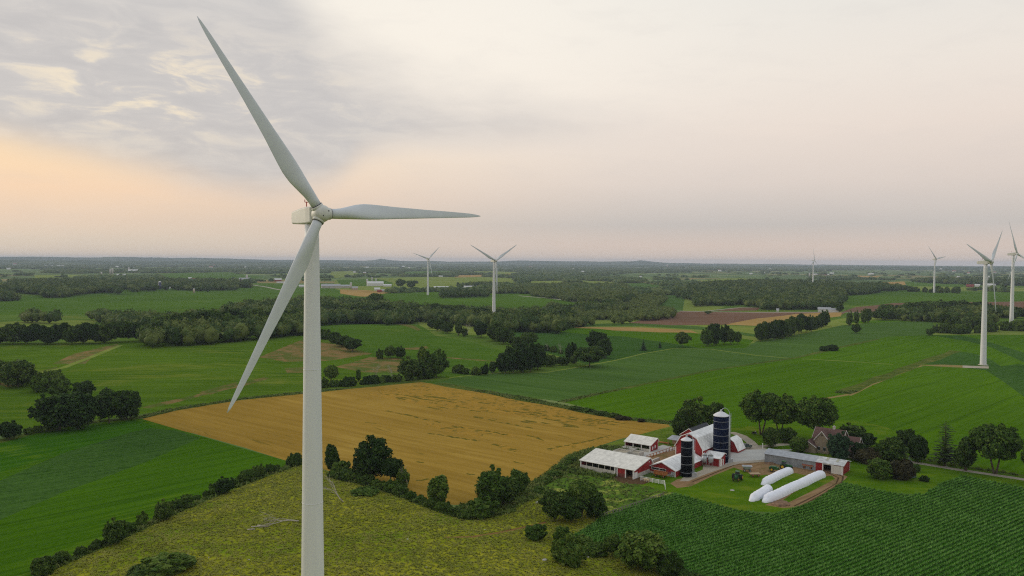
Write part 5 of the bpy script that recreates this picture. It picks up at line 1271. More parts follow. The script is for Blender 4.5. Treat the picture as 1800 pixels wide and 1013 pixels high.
# long cream-roofed cattle barn, open front band
def long_barn():
    L, Wd = 22.6, 13.0; prof = [(0, 2.8), (Wd * .87, 5.1), (Wd, 3.3)]
    r = farm_root('cattle_barn', (25.9, 294.0), 'long low barn with cream metal roof and open front, farthest left of the farm buildings', 'barn')
    MB().prism(gable_poly(prof), L - 0.25, L).build('end_wall', REDY, r)
    MB().box(L + 0.003, L + 0.05, 0.25, Wd - .1, -0.6, 1.15).build('base_wall', WALLC, r)
    MB().prism(gable_poly(prof), 0, 0.25).build('end_wall', REDY, r)
    MB().box(0.25, L - 0.25, Wd - 0.25, Wd, -0.8, 3.25).build('back_wall', RED, r)
    MB().box(0.0, 14.6, -0.12, 0.14, -0.8, 1.25).build('front_wall', WALLC, r)
    MB().box(15.9, 19.0, -0.1, 0.12, 0.9, 2.7).build('door', RED, r); MB().box(15.9, 19.0, -0.12, 0.14, -0.6, 0.9).build('front_wall', plain('dirty_red', (0.16, 0.05, 0.04), 0.9), r)
    p = MB()
    for x in (0.0, 14.7, 15.6, 19.05, 22.2): p.box(x, x + 0.38, -0.2, 0.0, -0.8, 2.8)
    p.build_each('post', WHITE, r)
    p2 = MB()
    for x in (2.6, 5.2, 7.8, 10.4, 12.8): p2.box(x, x + 0.16, -0.05, 0.11, 1.25, 2.8)
    p2.build_each('post', WALLC, r)
    MB().box(L + 0.06, L + 0.12, 0.3, 2.3, -0.3, 1.9).build('side_door', WHITE, r)
    MB().box(L + 0.003, L + 0.05, -.02, 0.25, -0.6, 2.75).build_each('corner_board', WHITE, r)
    MB().box(L + 0.003, L + 0.05, Wd * 0.83, Wd * .87, 3.6, 4.0).build('gable_vent', WHITE, r)
    rf = roof_slab(MB(), prof, -0.4, L + 0.45).build('roof', CROOF, r); t = MB(); rake(t, prof, L + 0.453, L + 0.52); rake(t, prof, -0.47, -0.403); t.build_each('trim', WHITE, rf)
    MB().box(0.25, L - 0.25, 0.3, Wd - 0.3, -0.4, 0.02).build('floor', SOILM, r)
long_barn()
def small_shed():
    L, Wd = 11.8, 6.6; prof = [(0, 2.3), (Wd * .86, 4.3), (Wd, 3.1)]
    r = farm_root('calf_barn', (47.2, 328.0), 'small open-fronted barn with white roof and red end, behind the long cream barn', 'barn')
    MB().prism(gable_poly(prof), L - 0.2, L).build('end_wall', REDY, r); MB().prism(gable_poly(prof), 0, 0.2).build('end_wall', REDY, r)
    MB().box(0.2, L - 0.2, Wd - .2, Wd, -0.8, 3.0).build('back_wall', RED, r); MB().box(0.2, L - .2, -0.05, 0.1, -0.8, 0.7).build('front_wall', WALLC, r)
    p = MB()
    for x in (0, 3.8, 7.6, L - .3): p.box(x, x + 0.28, -0.15, -0.05, -0.8, 2.3)
    p.build_each('post', WHITE, r); MB().box(L + .003, L + .05, -0.0, .3, -0.6, 2.2).box(L + .003, L + .05, Wd - .3, Wd, -0.6, 3.0).build_each('corner_board', WHITE, r)
    MB().box(L + .003, L + .06, 1.6, 2.4, 0.2, 1.5).box(L + .003, L + .06, 3.6, 4.4, 0.5, 1.8).build_each('window', WHITE, r)
    rf = roof_slab(MB(), prof, -0.4, L + 0.4).build('roof', CROOF, r); t = MB(); rake(t, prof, L + 0.403, L + 0.46); rake(t, prof, -0.46, -0.403); t.build_each('trim', WHITE, rf)
small_shed()
def machine_shed():
    L, Wd, LS = 29.0, 8.7, 19.3; prof = [(0, 3.0), (Wd / 2, 4.15), (Wd, 3.0)]
    r = farm_root('machine_shed', (97.9, 305.1), 'very long machine shed, grey metal on its left, red with white doors on its right', 'shed')
    MB().box(0, LS, 0, 0.15, -0.8, 3.0).build('grey_wall', GWALL, r); MB().box(0, L, Wd - .15, Wd, -0.8, 3.0).build('back_wall', GWALL, r)
    MB().prism(gable_poly(prof), 0, 0.15).build('end_wall', GWALL, r); MB().prism(gable_poly(prof), L - .15, L).build('end_wall', REDY, r)
    MB().box(LS, LS + 2.4, -0.02, 0.15, -0.8, 2.95).build('red_wall', RED, r)
    MB().box(LS + 2.4, LS + 2.75, -0.12, 0.2, -0.8, 2.95).build('door_post', WHITE, r); MB().box(LS + 2.75, LS + 6.5, -0.12, 0.1, 2.55, 2.97).build('door_header', WHITE, r)
    MB().box(LS + 5.6, L - 0.55, -0.22, -0.12, -0.3, 2.7).build('sliding_door', ribbed('white_door', (0.62, 0.60, 0.54), 1.2, 'x', 0.6), r)
    MB().box(LS + 5.6, L, -0.1, 0.1, -0.8, 2.95).build('red_wall', RED, r); MB().box(L - .5, L, -0.2, -0.103, -0.8, 2.95).box(L + .003, L + .06, 0, .25, -.6, 2.9).box(L + .003, L + .06, Wd - .25, Wd, -.6, 2.9).build_each('corner_board', WHITE, r)
    MB().box(0.2, L - .2, 0.2, Wd - .2, -0.5, 0.0).build('floor', SOILM, r)
    a = roof_slab(MB(), prof, -0.3, LS).build('grey_roof', GROOF, r)
    b = roof_slab(MB(), prof, LS + 0.004, L + 0.35).build('white_roof', ribbed('weathered_roof', (0.50, 0.51, 0.50), 0.55, 'x', 0.55, var=0.2, depth=0.05), r)
    t = MB(); rake(t, prof, L + .353, L + .41); t.build_each('trim', WHITE, b)
    s = Vector((Wd / 2, 1.15)).normalized()
    for x in (LS + 3.0, LS + 6.6):
        V = []
        for dx in (0, 0.9):
            for f, dz in ((0.42, 0.185), (0.97, 0.185), (0.97, 0.21), (0.42, 0.21)): V.append((x + dx, Wd / 2 * f, 3.0 + 1.15 * f + dz))
        MB().add(V, [(0, 1, 2, 3), (7, 6, 5, 4), (0, 4, 5, 1), (1, 5, 6, 2), (2, 6, 7, 3), (3, 7, 4, 0)]).build('skylight', SKYL, b)
machine_shed()
def rotcorner(c): return c
def gambrel_barn():
    # ridge runs away from the camera: local x = along e2, so rotate by +90 deg; width runs along -e1 -> start at the right-hand front corner
    Wd, L = 11.5, 24.0
    r = farm_root('gambrel_barn', (73.1, 301.1), 'big red barn with white gambrel roof in the middle of the farm', 'barn', math.pi / 2)
    prof = [(0, 5.4), (2.4, 9.3), (Wd / 2, 10.9), (Wd - 2.4, 9.3), (Wd, 5.4)]
    block(r, L, Wd, prof, REDX, WROOF, ov=0.6, ends=0.7)
    MB().box(-0.06, -0.003, 0, 0.3, -.6, 5.2).box(-0.06, -0.003, Wd - .3, Wd, -.6, 5.2).build_each('corner_board', WHITE, r)
    MB().prism([(4.2, 8.9), (Wd / 2, 9.9), (Wd - 4.2, 8.9), (Wd - 4.4, 8.2), (4.4, 8.2)], -0.05, -0.003).build('hay_door', DKGAP, r)
    MB().box(-0.06, -0.004, 3.2, 4.3, 3.2, 4.6).box(-0.06, -0.004, 7.2, 8.3, 3.2, 4.6).build_each('window', WHITE, r)
    for y in (0,):
        for x in (3, 8, 13, 18): MB().box(x, x + 1.0, -0.05, 0.0, 2.2, 3.4).build('window', WHITE, r)
REDX = ribbed('red_siding_gable', (0.30, 0.022, 0.022), 1.6, 'y', 0.75, var=0.14, depth=0.03)
gambrel_barn()
def rear_barn():
    r = farm_root('gable_barn', (75.5, 319.6), 'red barn with black roof behind the big gambrel barn', 'barn', math.pi / 2)
    prof = [(0, 6.3), (3.8, 9.0), (7.6, 6.3)]; block(r, 15, 7.6, prof, REDX, DARKR)
    MB().box(-0.06, -0.003, 0, 0.25, -.6, 6.2).box(-0.06, -0.003, 7.35, 7.6, -.6, 6.2).build_each('corner_board', WHITE, r)
rear_barn()
def low_barn():
    Wd = 10.8
    r = farm_root('milking_barn', (58.9, 282.6), 'low red barn with wide white roof joined to the front of the gambrel barn', 'barn', math.pi / 2)
    prof = [(0, 2.0), (Wd * .5, 4.3), (Wd, 2.0)]
    block(r, 22.2, Wd, prof, REDX, WROOF, ends=0.5)
    MB().box(-0.05, -0.003, 0, Wd, -.6, 0.35).build('base_wall', WALLC, r)
    w = MB().box(-0.1, -0.02, 3.8, 9.6, 1.25, 1.9); wn = w.build('window', DKGAP, r)
    MB().box(-0.14, -0.06, 3.7, 9.7, 1.9, 2.05).box(-0.14, -0.06, 3.7, 9.7, 1.12, 1.25).box(-0.14, -0.06, 6.4, 6.6, 1.25, 1.9).box(-.14, -.06, 3.7, 3.82, 1.25, 1.9).box(-.14, -.06, 9.58, 9.7, 1.25, 1.9).build('frame', WHITE, wn)
    MB().box(-0.1, -0.01, 0.3, 1.9, -0.4, 1.5).build('door', STEEL, r)
    MB().box(-.12, -.003, -0.02, .28, -.6, 1.95).box(-.12, -.003, Wd - .28, Wd + .02, -.6, 1.95).build_each('corner_board', WHITE, r)
    for x in (5, 8, 11, 14): MB().box(x, x + 1.2, -0.05, 0.0, 0.7, 1.5).build('window', DKGAP, r)
low_barn()
def milkhouse():
    L, Wd = 7.0, 5.2
    r = farm_root('milk_house', (73.0, 301.7), 'small red building with bright white roof and white door below the tall silo', 'building')
    prof = [(0, 2.8), (Wd * .8, 4.2), (Wd, 3.7)]
    block(r, L, Wd, prof, RED, WROOF, ends=0.35)
    MB().box(L + .003, L + .06, 0.5, 2.3, -0.3, 2.5).build('door', WHITE, r); MB().box(L + .003, L + .05, 3.0, 3.7, -0.3, 2.1).build('door', WHITE, r)
    MB().box(-.05, .2, -.06, -.003, -.5, 2.75).box(L - .2, L + .05, -.06, -.003, -.5, 2.75).build_each('corner_board', WHITE, r)
    MB().box(2.5, 4.0, -.05, -.003, 1.0, 2.0).build('window', WHITE, r)
milkhouse()
def silo(x, y, R0, Hh, label, mat, bands, hoop, chute_w):
    r = empty('silo', (x, y, GZ), 0, label, 'silo')
    MB().cone((0, 0, 0), [(R0, -0.8), (R0, Hh)], 40).build('shell', mat, r)
    b = MB()
    for z in bands: b.cone((0, 0, 0), [(R0 + .01, z - .09), (R0 + .07, z - .06), (R0 + .07, z + .06), (R0 + .01, z + .09)], 40)
    b.build_each('hoop', plain('dull_steel', (.20, .21, .23), .6), r)
    d = MB(); prof = [(R0 + .12, Hh - .12), (R0 + .12, Hh + .08), (R0 * .8, Hh + R0 * .22), (R0 * .45, Hh + R0 * .42), (R0 * .2, Hh + R0 * .5), (R0 * .2, Hh + R0 * .58), (0.05, Hh + R0 * .62)]
    dm = d.cone((0, 0, 0), prof, 28, smooth=False).build('dome', DOME, r)
    MB().cone((0, 0, 0), [(0.35, Hh + R0 * .55), (0.35, Hh + R0 * .75), (.05, Hh + R0 * .82)], 12).build('cap', STEEL, dm)
    # unloading chute with ladder on the right, and the filler hoops arching over the dome
    ch = MB(); cx = R0 + chute_w * .3
    ch.tube([(cx, -0.3, -0.5), (cx, -0.3, Hh + .3)], chute_w / 2, 10); c = ch.build('chute', STEEL, r)
    l = MB()
    for s in (-.2, .2): l.tube([(R0 + chute_w + .1, -0.3 + s, -0.4), (R0 + chute_w + .1, -0.3 + s, Hh + 1.0)], .035, 5)
    for k in range(int(Hh / .45)): l.tube([(R0 + chute_w + .1, -.5, k * .45), (R0 + chute_w + .1, -.1, k * .45)], .02, 4, smooth=False)
    l.build('ladder', STEEL, r)
    a = MB()
    for dy in (-.25, .25):
        pts = []
        for k in range(15):
            q = math.pi * k / 14; pts.append((R0 * .55 + math.cos(q) * (R0 * .62), dy, Hh + R0 * .35 + math.sin(q) * hoop + (0 if k > 7 else -.25 * R0 * (1 - k / 7))))
        a.tube(pts, .07, 6)
    a.build('filler_hoop', STEEL, r)
    MB().box(R0 - .2, R0 + 1.6, -1.4, .4, -.5, 1.1).build('unloader', STEEL, r)
    return r
silo(63.1, 284.4, 1.95, 12.8, 'shorter black silo with white dome, in front of the red gambrel barn', NAVYD, [1.2, 4.2, 7.2, 10.2], 1.5, .9)
silo(80.9, 305.3, 2.85, 17.7, 'tall dark blue silo with white dome rising above every farm building', NAVY, [2.4, 5.0, 7.6, 10.2, 12.9, 15.6], 1.9, .8)
def feed_bin(x, y, label):
    r = empty('feed_bin', (x, y, GZ), 0, label, 'bin', 'pair of feed bins')
    MB().cone((0, 0, 0), [(.15, 1.0), (1.02, 2.1), (1.02, 4.0)], 24).build('body', STEEL, r)
    MB().cone((0, 0, 0), [(1.08, 4.003), (.25, 4.75), (.22, 4.95), (.02, 5.0)], 24).build('lid', STEEL, r)
    for q in (45, 135, 225, 315): MB().tube([(.95 * math.cos(R_(q)), .95 * math.sin(R_(q)), -.5), (.98 * math.cos(R_(q)), .98 * math.sin(R_(q)), 2.4)], .06, 6).build('leg', STEEL, r)
feed_bin(72.9, 298.0, 'left galvanised feed bin on legs beside the milk house'); feed_bin(75.1, 297.4, 'right galvanised feed bin on legs beside the milk house')
def calf_gambrel():
    r = farm_root('loafing_shed', (91.8, 319.5), 'small white-roofed gambrel shed peeping out right of the tall silo', 'shed', math.pi / 2)
    block(r, 6.8, 7.5, [(0, 0.6), (1.7, 3.9), (3.75, 5.2), (5.8, 3.9), (7.5, 0.6)], REDX, WROOF, ov=.3, ends=.4)
calf_gambrel()
def pole_shed():
    p = g1(1174, 783); r = farm_root('pole_shed', (p[0], p[1]), 'little grey open lean-to left of the black-roofed red barn', 'shed')
    roof_slab(MB(), [(0, 2.4), (4.2, 3.1)], -.3, 6.2).build('roof', GROOF, r)
    for x, y, h in ((0, 0, 2.4), (2.9, 0, 2.4), (5.8, 0, 2.4), (0, 4, 3.05), (5.8, 4, 3.05)): MB().box(x, x + .2, y, y + .2, -.6, h).build('post', WOODM, r)
    MB().box(.3, 5.6, 4.0, 4.12, -.5, 2.9).build('back_wall', WOODM, r)
pole_shed()
def farmhouse():
    r = empty('farmhouse', (123.7, 323.6, 1.5), FA, 'brown-roofed tan farmhouse with white gable trim behind the machine shed', 'house')
    block(r, 11.2, 8, [(0, 5.6), (4, 9.0), (8, 5.6)], TAN, BROWNR, ends=.5, wn='wall', rn='roof')
    # cross gable to the front: built with its own rotated child frame baked in
    def cross(x0, w, y0, d, ze, zr, z0=-.8):
        V = []; 
        for y in (y0, y0 + d): V += [(x0, y, z0), (x0 + w, y, z0), (x0 + w, y, ze), (x0 + w / 2, y, zr), (x0, y, ze)]
        MB().add(V, [(0, 1, 2, 3, 4), (9, 8, 7, 6, 5), (0, 5, 6, 1), (1, 6, 7, 2), (4, 3, 8, 9), (0, 4, 9, 5), (2, 7, 8, 3)]).build('gable_wall', TAN, r)
        rf = MB(); tr = MB(); o = .45; sl = (zr - ze) / (w / 2)
        for s in (-1, 1):
            xe = x0 + w / 2 + s * (w / 2 + o); zz = ze - sl * o; xm = x0 + w / 2
            ya, yb = y0 - .45, y0 + d
            V = [(xe, ya, zz + .04), (xm, ya, zr + .04), (xm, yb, zr + .04), (xe, yb, zz + .04), (xe, ya, zz + .2), (xm, ya, zr + .2), (xm, yb, zr + .2), (xe, yb, zz + .2)]
            rf.add(V, [(0, 1, 2, 3), (7, 6, 5, 4), (0, 4, 5, 1), (1, 5, 6, 2), (2, 6, 7, 3), (3, 7, 4, 0)])
            V = [(xe, ya - .08, zz - .1), (xm, ya - .08, zr - .1), (xm, ya - .004, zr - .1), (xe, ya - .004, zz - .1), (xe, ya - .08, zz + .22), (xm, ya - .08, zr + .22), (xm, ya - .004, zr + .22), (xe, ya - .004, zz + .22)]
            tr.add(V, [(0, 1, 2, 3), (7, 6, 5, 4), (0, 4, 5, 1), (1, 5, 6, 2), (2, 6, 7, 3), (3, 7, 4, 0)])
        ro = rf.build('roof', BROWNR, r); tr.build_each('trim', WHITE, ro)
        return ro
    cross(1.2, 5.4, -1.8, 5.0, 5.3, 8.6)
    MB().cone((0, 0, 0), [(.3, 0), (.3, .05)], 12).build('attic_window', DKGAP, r).matrix_local = Matrix.Translation((3.9, -1.81, 7.1)) @ Matrix.Rotation(math.pi / 2, 4, 'X')
    for x in (2.2, 4.4):
        for z in (0.9,): w = MB().box(x, x + 1.0, -1.86, -1.803, z, z + 1.4).build('window', GLASS, r); MB().box(x - .1, x + 1.1, -1.85, -1.802, z + 1.4, z + 1.52).box(x - .1, x + 1.1, -1.88, -1.802, z - .12, z).build('frame', WHITE, w)
    cross(-4.6, 6.6, -3.6, 6.5, 2.4, 4.4)
    block(r, 6.0, 6.4, [(0, 4.2), (3.2, 7.2), (6.4, 4.2)], TAN, BROWNR, x0=11.2, y0=-.6, ends=.45)
    MB().box(17.203, 17.26, 1.9, 3.1, 1.2, 2.6).box(17.203, 17.26, 1.9, 3.1, 4.2, 5.2).build_each('window', GLASS, r)
    roof_slab(MB(), [(-2.9, 2.3), (-.65, 3.1)], 11.8, 20.2).build('porch_roof', BROWNR, r); roof_slab(MB(), [(-.6, 3.15), (5.8, 2.9)], 17.7, 20.4).build('porch_roof', BROWNR, r)
    MB().box(11.9, 20.1, -2.75, -2.6, -.4, .6).build('porch_rail', WHITE, r)
    for x in (12, 14.6, 17.2, 19.9): MB().box(x, x + .18, -2.8, -2.62, -.6, 2.35).build('post', WHITE, r)
    for x in (12.5, 14.8): MB().box(x, x + 1.0, -.66, -.603, .8, 2.2).build('window', GLASS, r)
    ch = MB().box(6.4, 7.3, 3.7, 4.6, 8.0, 10.0).build('chimney', WALLC, r); MB().box(6.3, 7.4, 3.6, 4.7, 10.0, 10.12).box(6.65, 7.05, 3.95, 4.35, 10.12, 10.5).build('cap', STONE, ch)
farmhouse()

# ------------------------------------------------------------------ yard objects
def board_fence(p0, p1, name, label, npost, h=1.25, rails=4, mat=WHITE, cat='fence'):
    a = np.array(p0[:2]); b = np.array(p1[:2]); L = float(np.hypot(*(b - a))); ang = math.atan2(b[1] - a[1], b[0] - a[0])
    r = empty(name, (a[0], a[1], Hs(a[0], a[1])), ang, label, cat)
    for i in range(npost): x = L * i / (npost - 1); MB().box(x - .1, x + .1, -.1, .1, -.6, h + .15).build('post', mat, r)
    for k in range(rails): z = .2 + (h - .25) * k / max(1, rails - 1); MB().box(.1, L - .1, -.03, .03, z, z + .16).build('rail', mat, r)
    return r
board_fence(g1(1126.5, 844.5), g1(1168, 852.5), 'white_fence', 'short white board fence beside the long cream-roofed barn', 5, 1.35)
board_fence(g1(1168.3, 852.8), g1(1169.5, 861), 'white_fence', 'last bit of white fence turning the corner towards the weedy meadow', 2, 1.35, 2)
board_fence(g1(1137, 807), g1(1187, 789.5), 'yard_fence', 'thin rusty yard fence on the concrete edge between the barns', 10, 1.3, 2, RUST)
board_fence(g1(1062, 909), g1(1166, 872), 'wire_fence', 'faint post-and-wire fence between the weedy meadow and the corn', 22, 1.1, 2, plain('grey_post', (0.2, 0.18, 0.15), .9))
def slab(name, u, v, L, W_, h, label, mat, cat, rot=0.0, z=0.0):
    p = g1(u, v); o = MB().box(0, L, 0, W_, -.5, h).box(.15, L - .15, .15, W_ - .15, h, h + .06).build(name, mat); o.location = (p[0], p[1], GZ + z); o.rotation_euler = (0, 0, FA + rot); return tag(o, label, cat)
def bunk(name, u, v, L, W_, h, label):
    p = g1(u, v); r = empty(name, (p[0], p[1], GZ), FA, label, 'feed bunk')
    MB().box(0, L, 0, .25, -.4, h).box(0, L, W_ - .25, W_, -.4, h).box(0, .25, .25, W_ - .25, -.4, h).box(L - .25, L, .25, W_ - .25, -.4, h).build('wall', WALLC, r)
    MB().box(.25, L - .25, .25, W_ - .25, -.4, h * .6).build('fill', plain('silage_fill', (.36, .31, .22), 1), r)
bunk('feed_bunk', 1077, 799, 6, 5, 1.3, 'left pale concrete feed bunk right behind the long cream roof'); bunk('feed_bunk', 1105, 800.5, 4.6, 4.2, 1.3, 'right pale concrete feed bunk right behind the long cream roof')
slab('concrete_slab', 1092, 788.5, 6.2, 1.8, .35, 'narrow concrete walkway in front of the small open-fronted barn', WALLC, 'slab')
slab('concrete_slab', 1141, 816.5, 8.5, 0.9, .7, 'long low concrete curb between the dirt lot and the low red barn', WALLC, 'slab', math.pi / 2)
def lumber():
    p = g1(1157, 779); r = empty('lumber_pile', (p[0], p[1], GZ), FA + .1, 'pile of orange planks lying behind the small open-fronted barn', 'lumber')
    for k, (y, z, l) in enumerate([(0, 0, 5), (.35, 0, 4.6), (.7, 0, 5.2), (.15, .22, 4.8), (.55, .22, 5.1), (.9, .0, 4.4)]): MB().obox((l / 2, y, z + .12), l, .3, .2, 0.04 * (k % 3 - 1)).build('plank', plain('orange_wood', (.42, .18, .06), .9), r)
lumber()

def wheel(mb_t, mb_r, c, R0, w, axis='y'):
    mb_t.disc(c, R0, w, axis, 20)
    a = {'x': (1, 0, 0), 'y': (0, 1, 0)}[axis]
    mb_r.tube([Vector(c) - Vector(a) * (w / 2 + .03), Vector(c) + Vector(a) * (w / 2 + .03)], R0 * .55, 14)
def wheel_obj(root, c, R0, w, rim=YEL):
    t = MB().disc(c, R0, w, 'y', 20).build('wheel', BLACK, root)
    MB().tube([(c[0], c[1] - w / 2 - .03, c[2]), (c[0], c[1] + w / 2 + .03, c[2])], R0 * .56, 14).build('rim', rim, t)
def tractor(u, v, rot, label, duals=False):
    p = g1(u, v); r = empty('tractor', (p[0], p[1], GZ), rot, label, 'tractor', 'green tractors of the farm')
    # faces local +x
    h = MB(); V = [(0.4, -.42, .95), (2.5, -.36, .95), (2.5, .36, .95), (.4, .42, .95), (.4, -.42, 1.95), (2.45, -.33, 1.65), (2.45, .33, 1.65), (.4, .42, 1.95)]
    h.add(V, [(0, 3, 2, 1), (4, 5, 6, 7), (0, 1, 5, 4), (1, 2, 6, 5), (2, 3, 7, 6), (3, 0, 4, 7)]).build('hood', GREEN, r)
    MB().box(-1.3, 2.4, -.3, .3, .6, .98).build('chassis', BLACK, r)
    c = MB().box(-1.25, .38, -.72, .72, 1.3, 1.75).build('cab_base', GREEN, r)
    g = MB(); V = [(-1.2, -.68, 1.75), (.36, -.62, 1.75), (.36, .62, 1.75), (-1.2, .68, 1.75), (-1.1, -.62, 2.78), (.22, -.58, 2.78), (.22, .58, 2.78), (-1.1, .62, 2.78)]
    g.add(V, [(0, 3, 2, 1), (4, 5, 6, 7), (0, 1, 5, 4), (1, 2, 6, 5), (2, 3, 7, 6), (3, 0, 4, 7)]).build('cab_glass', GLASS, r)
    MB().box(-1.25, .36, -.74, .74, 2.783, 2.97).build('cab_roof', GREEN, r)
    for s in (-1, 1):
        MB().obox((-.75, s * .98, 1.78), 1.5, .55, .1).obox((-1.4, s * .98, 1.5), .1, .55, .55).build('fender', GREEN, r)
        wheel_obj(r, (-.75, s * .98, .92), .95, .5); wheel_obj(r, (1.9, s * .85, .62), .65, .38)
        if duals: wheel_obj(r, (-.75, s * 1.58, .92), .95, .48)
    MB().tube([(1.5, .2, 1.8), (1.5, .2, 2.7)], .06, 6).build('exhaust', BLACK, r)
    return r
tractor(1295.5, 845, R_(-118), 'green tractor with dual rear wheels parked on the grass left of the wagons', True)
tractor(1380, 826, FA + R_(8), 'green tractor with yellow wheels behind the back silage bag')
def implement():
    p = g1(1360.5, 829.5); r = empty('planter', (p[0], p[1], GZ), FA + R_(8), 'green trailed implement with yellow wheel hitched behind the second tractor', 'implement')
    MB().box(-1.7, 1.6, -.9, .9, .75, 1.45).box(-1.2, .9, -.7, .7, 1.45, 1.75).build('body', GREEN, r)
    MB().tube([(1.6, 0, .8), (3.3, 0, .7)], .09, 6).build('drawbar', GREEN, r)
    for s in (-1, 1): wheel_obj(r, (-.6, s * 1.15, .7), .72, .34)
implement()
def wagon(u, v, rot, label, name, bedmat, L=4.4, W_=2.3, sides=0.0, sidemat=None, hop=False, group=None):
    p = g1(u, v); r = empty(name, (p[0], p[1], GZ), rot, label, 'wagon')
    if hop:
        V = []
        for z, f in ((.8, .55), (2.0, 1.0)): V += [(-L / 2 * f, -W_ / 2 * f, z), (L / 2 * f, -W_ / 2 * f, z), (L / 2 * f, W_ / 2 * f, z), (-L / 2 * f, W_ / 2 * f, z)]
        V += [(x * .93, y * .9, 1.97) for x, y, z in V[4:8]] + [(x * .6, y * .6, 1.2) for x, y, z in V[4:8]]
        MB().add(V, [(0, 3, 2, 1), (0, 1, 5, 4), (1, 2, 6, 5), (2, 3, 7, 6), (3, 0, 4, 7), (4, 5, 9, 8), (5, 6, 10, 9), (6, 7, 11, 10), (7, 4, 8, 11), (8, 9, 13, 12), (9, 10, 14, 13), (10, 11, 15, 14), (11, 8, 12, 15), (12, 13, 14, 15)]).build('hopper', bedmat, r)
    else:
        MB().box(-L / 2, L / 2, -W_ / 2, W_ / 2, .85, 1.0).build('bed', bedmat, r)
        if sides:
            for y in (-W_ / 2, W_ / 2 - .08): MB().box(-L / 2, L / 2, y, y + .08, 1.0, 1.0 + sides).build('side', sidemat or bedmat, r)
            for x in (-L / 2, L / 2 - .08): MB().box(x, x + .08, -W_ / 2 + .08, W_ / 2 - .08, 1.0, 1.0 + sides).build('end', sidemat or bedmat, r)
    MB().box(-L / 2 + .4, L / 2 - .4, -.4, .4, .5, .8).tube([(L / 2 - .4, 0, .6), (L / 2 + 1.3, 0, .45)], .06, 6).build('running_gear', RUST, r)
    for x in (-L / 2 + .8, L / 2 - .8):
        for s in (-1, 1): wheel_obj(r, (x, s * W_ * .42, .42), .42, .24, RUST if not hop else STEEL)
    return r
wagon(1313, 830, FA + .5, 'grey gravity wagon with orange underframe between the tractor and the flat wagon', 'gravity_wagon', STEEL, 3.6, 2.4, hop=True)
wagon(1326.5, 838.5, FA + .75, 'flat tan hay wagon nearest the back silage bag', 'flat_wagon', WOODM, 3.7, 2.3)
wagon(1420.5, 824.5, FA, 'red-sided hay wagon parked against the grey wall of the machine shed', 'hay_wagon', WOODM, 4.0, 1.8, .5, plain('wagon_red', (.30, .10, .06), .8))
wagon(1161, 839.5, FA + .1, 'rusty orange manure spreader in front of the low red barn', 'manure_spreader', RUST, 4.6, 2.0, .85, RUST)
def bale_ring():
    p = g1(1181, 838); r = empty('bale_feeder', (p[0], p[1], GZ), FA, 'grey round bale feeder ring beside the manure spreader', 'feeder')
    for z in (.1, .6, 1.15):
        pts = [(1.1 * math.cos(2 * math.pi * k / 16), 1.1 * math.sin(2 * math.pi * k / 16), z) for k in range(17)]; MB().tube(pts, .05, 6, cap=False).build('hoop', STEEL, r)
    for k in range(10): q = 2 * math.pi * k / 10; MB().tube([(1.1 * math.cos(q), 1.1 * math.sin(q), 0), (1.1 * math.cos(q), 1.1 * math.sin(q), 1.15)], .03, 5).build('bar', STEEL, r)
bale_ring()
def pickup():
    p = g1(1311, 788.5); r = empty('pickup_truck', (p[0], p[1], GZ), R_(205), 'dark green pickup parked on the drive right of the tall silo', 'pickup')
    paint = plain('dark_green_car_paint', (.02, .05, .04), .25, spec=.6)
    prof = [(-2.6, .45), (-2.6, 1.05), (-1.0, 1.08), (-.85, 1.72), (.55, 1.75), (1.15, 1.12), (2.45, 1.02), (2.6, .8), (2.6, .45)]
    V = [(x, -.92, z) for x, z in prof] + [(x, .92, z) for x, z in prof]; n = len(prof)
    MB().add(V, [tuple(range(n)), tuple(reversed(range(n, 2 * n)))] + [(i, n + i, n + (i + 1) % n, (i + 1) % n) for i in range(n)]).build('body', paint, r)
    for s in (-1, 1): MB().add([(-.75, s * .93, 1.15), (.95, s * .93, 1.15), (.5, s * .925, 1.66), (-.7, s * .925, 1.64)], [(0, 1, 2, 3)] if s < 0 else [(3, 2, 1, 0)]).build('side_window', GLASS, r)
    MB().add([(1.14, -.8, 1.15), (1.14, .8, 1.15), (.6, .75, 1.74), (.6, -.75, 1.74)], [(0, 1, 2, 3)]).build('windscreen', GLASS, r)
    MB().box(2.55, 2.68, -.9, .9, .45, .75).build('bumper', WHITE, r)
    for s in (-1, 1): MB().box(2.56, 2.64, s * .7 - .18, s * .7 + .18, .8, .98).build('headlight', WHITE, r)
    for x in (-1.7, 1.65):
        for s in (-1, 1): wheel_obj(r, (x, s * .86, .38), .39, .24, STEEL)
pickup()
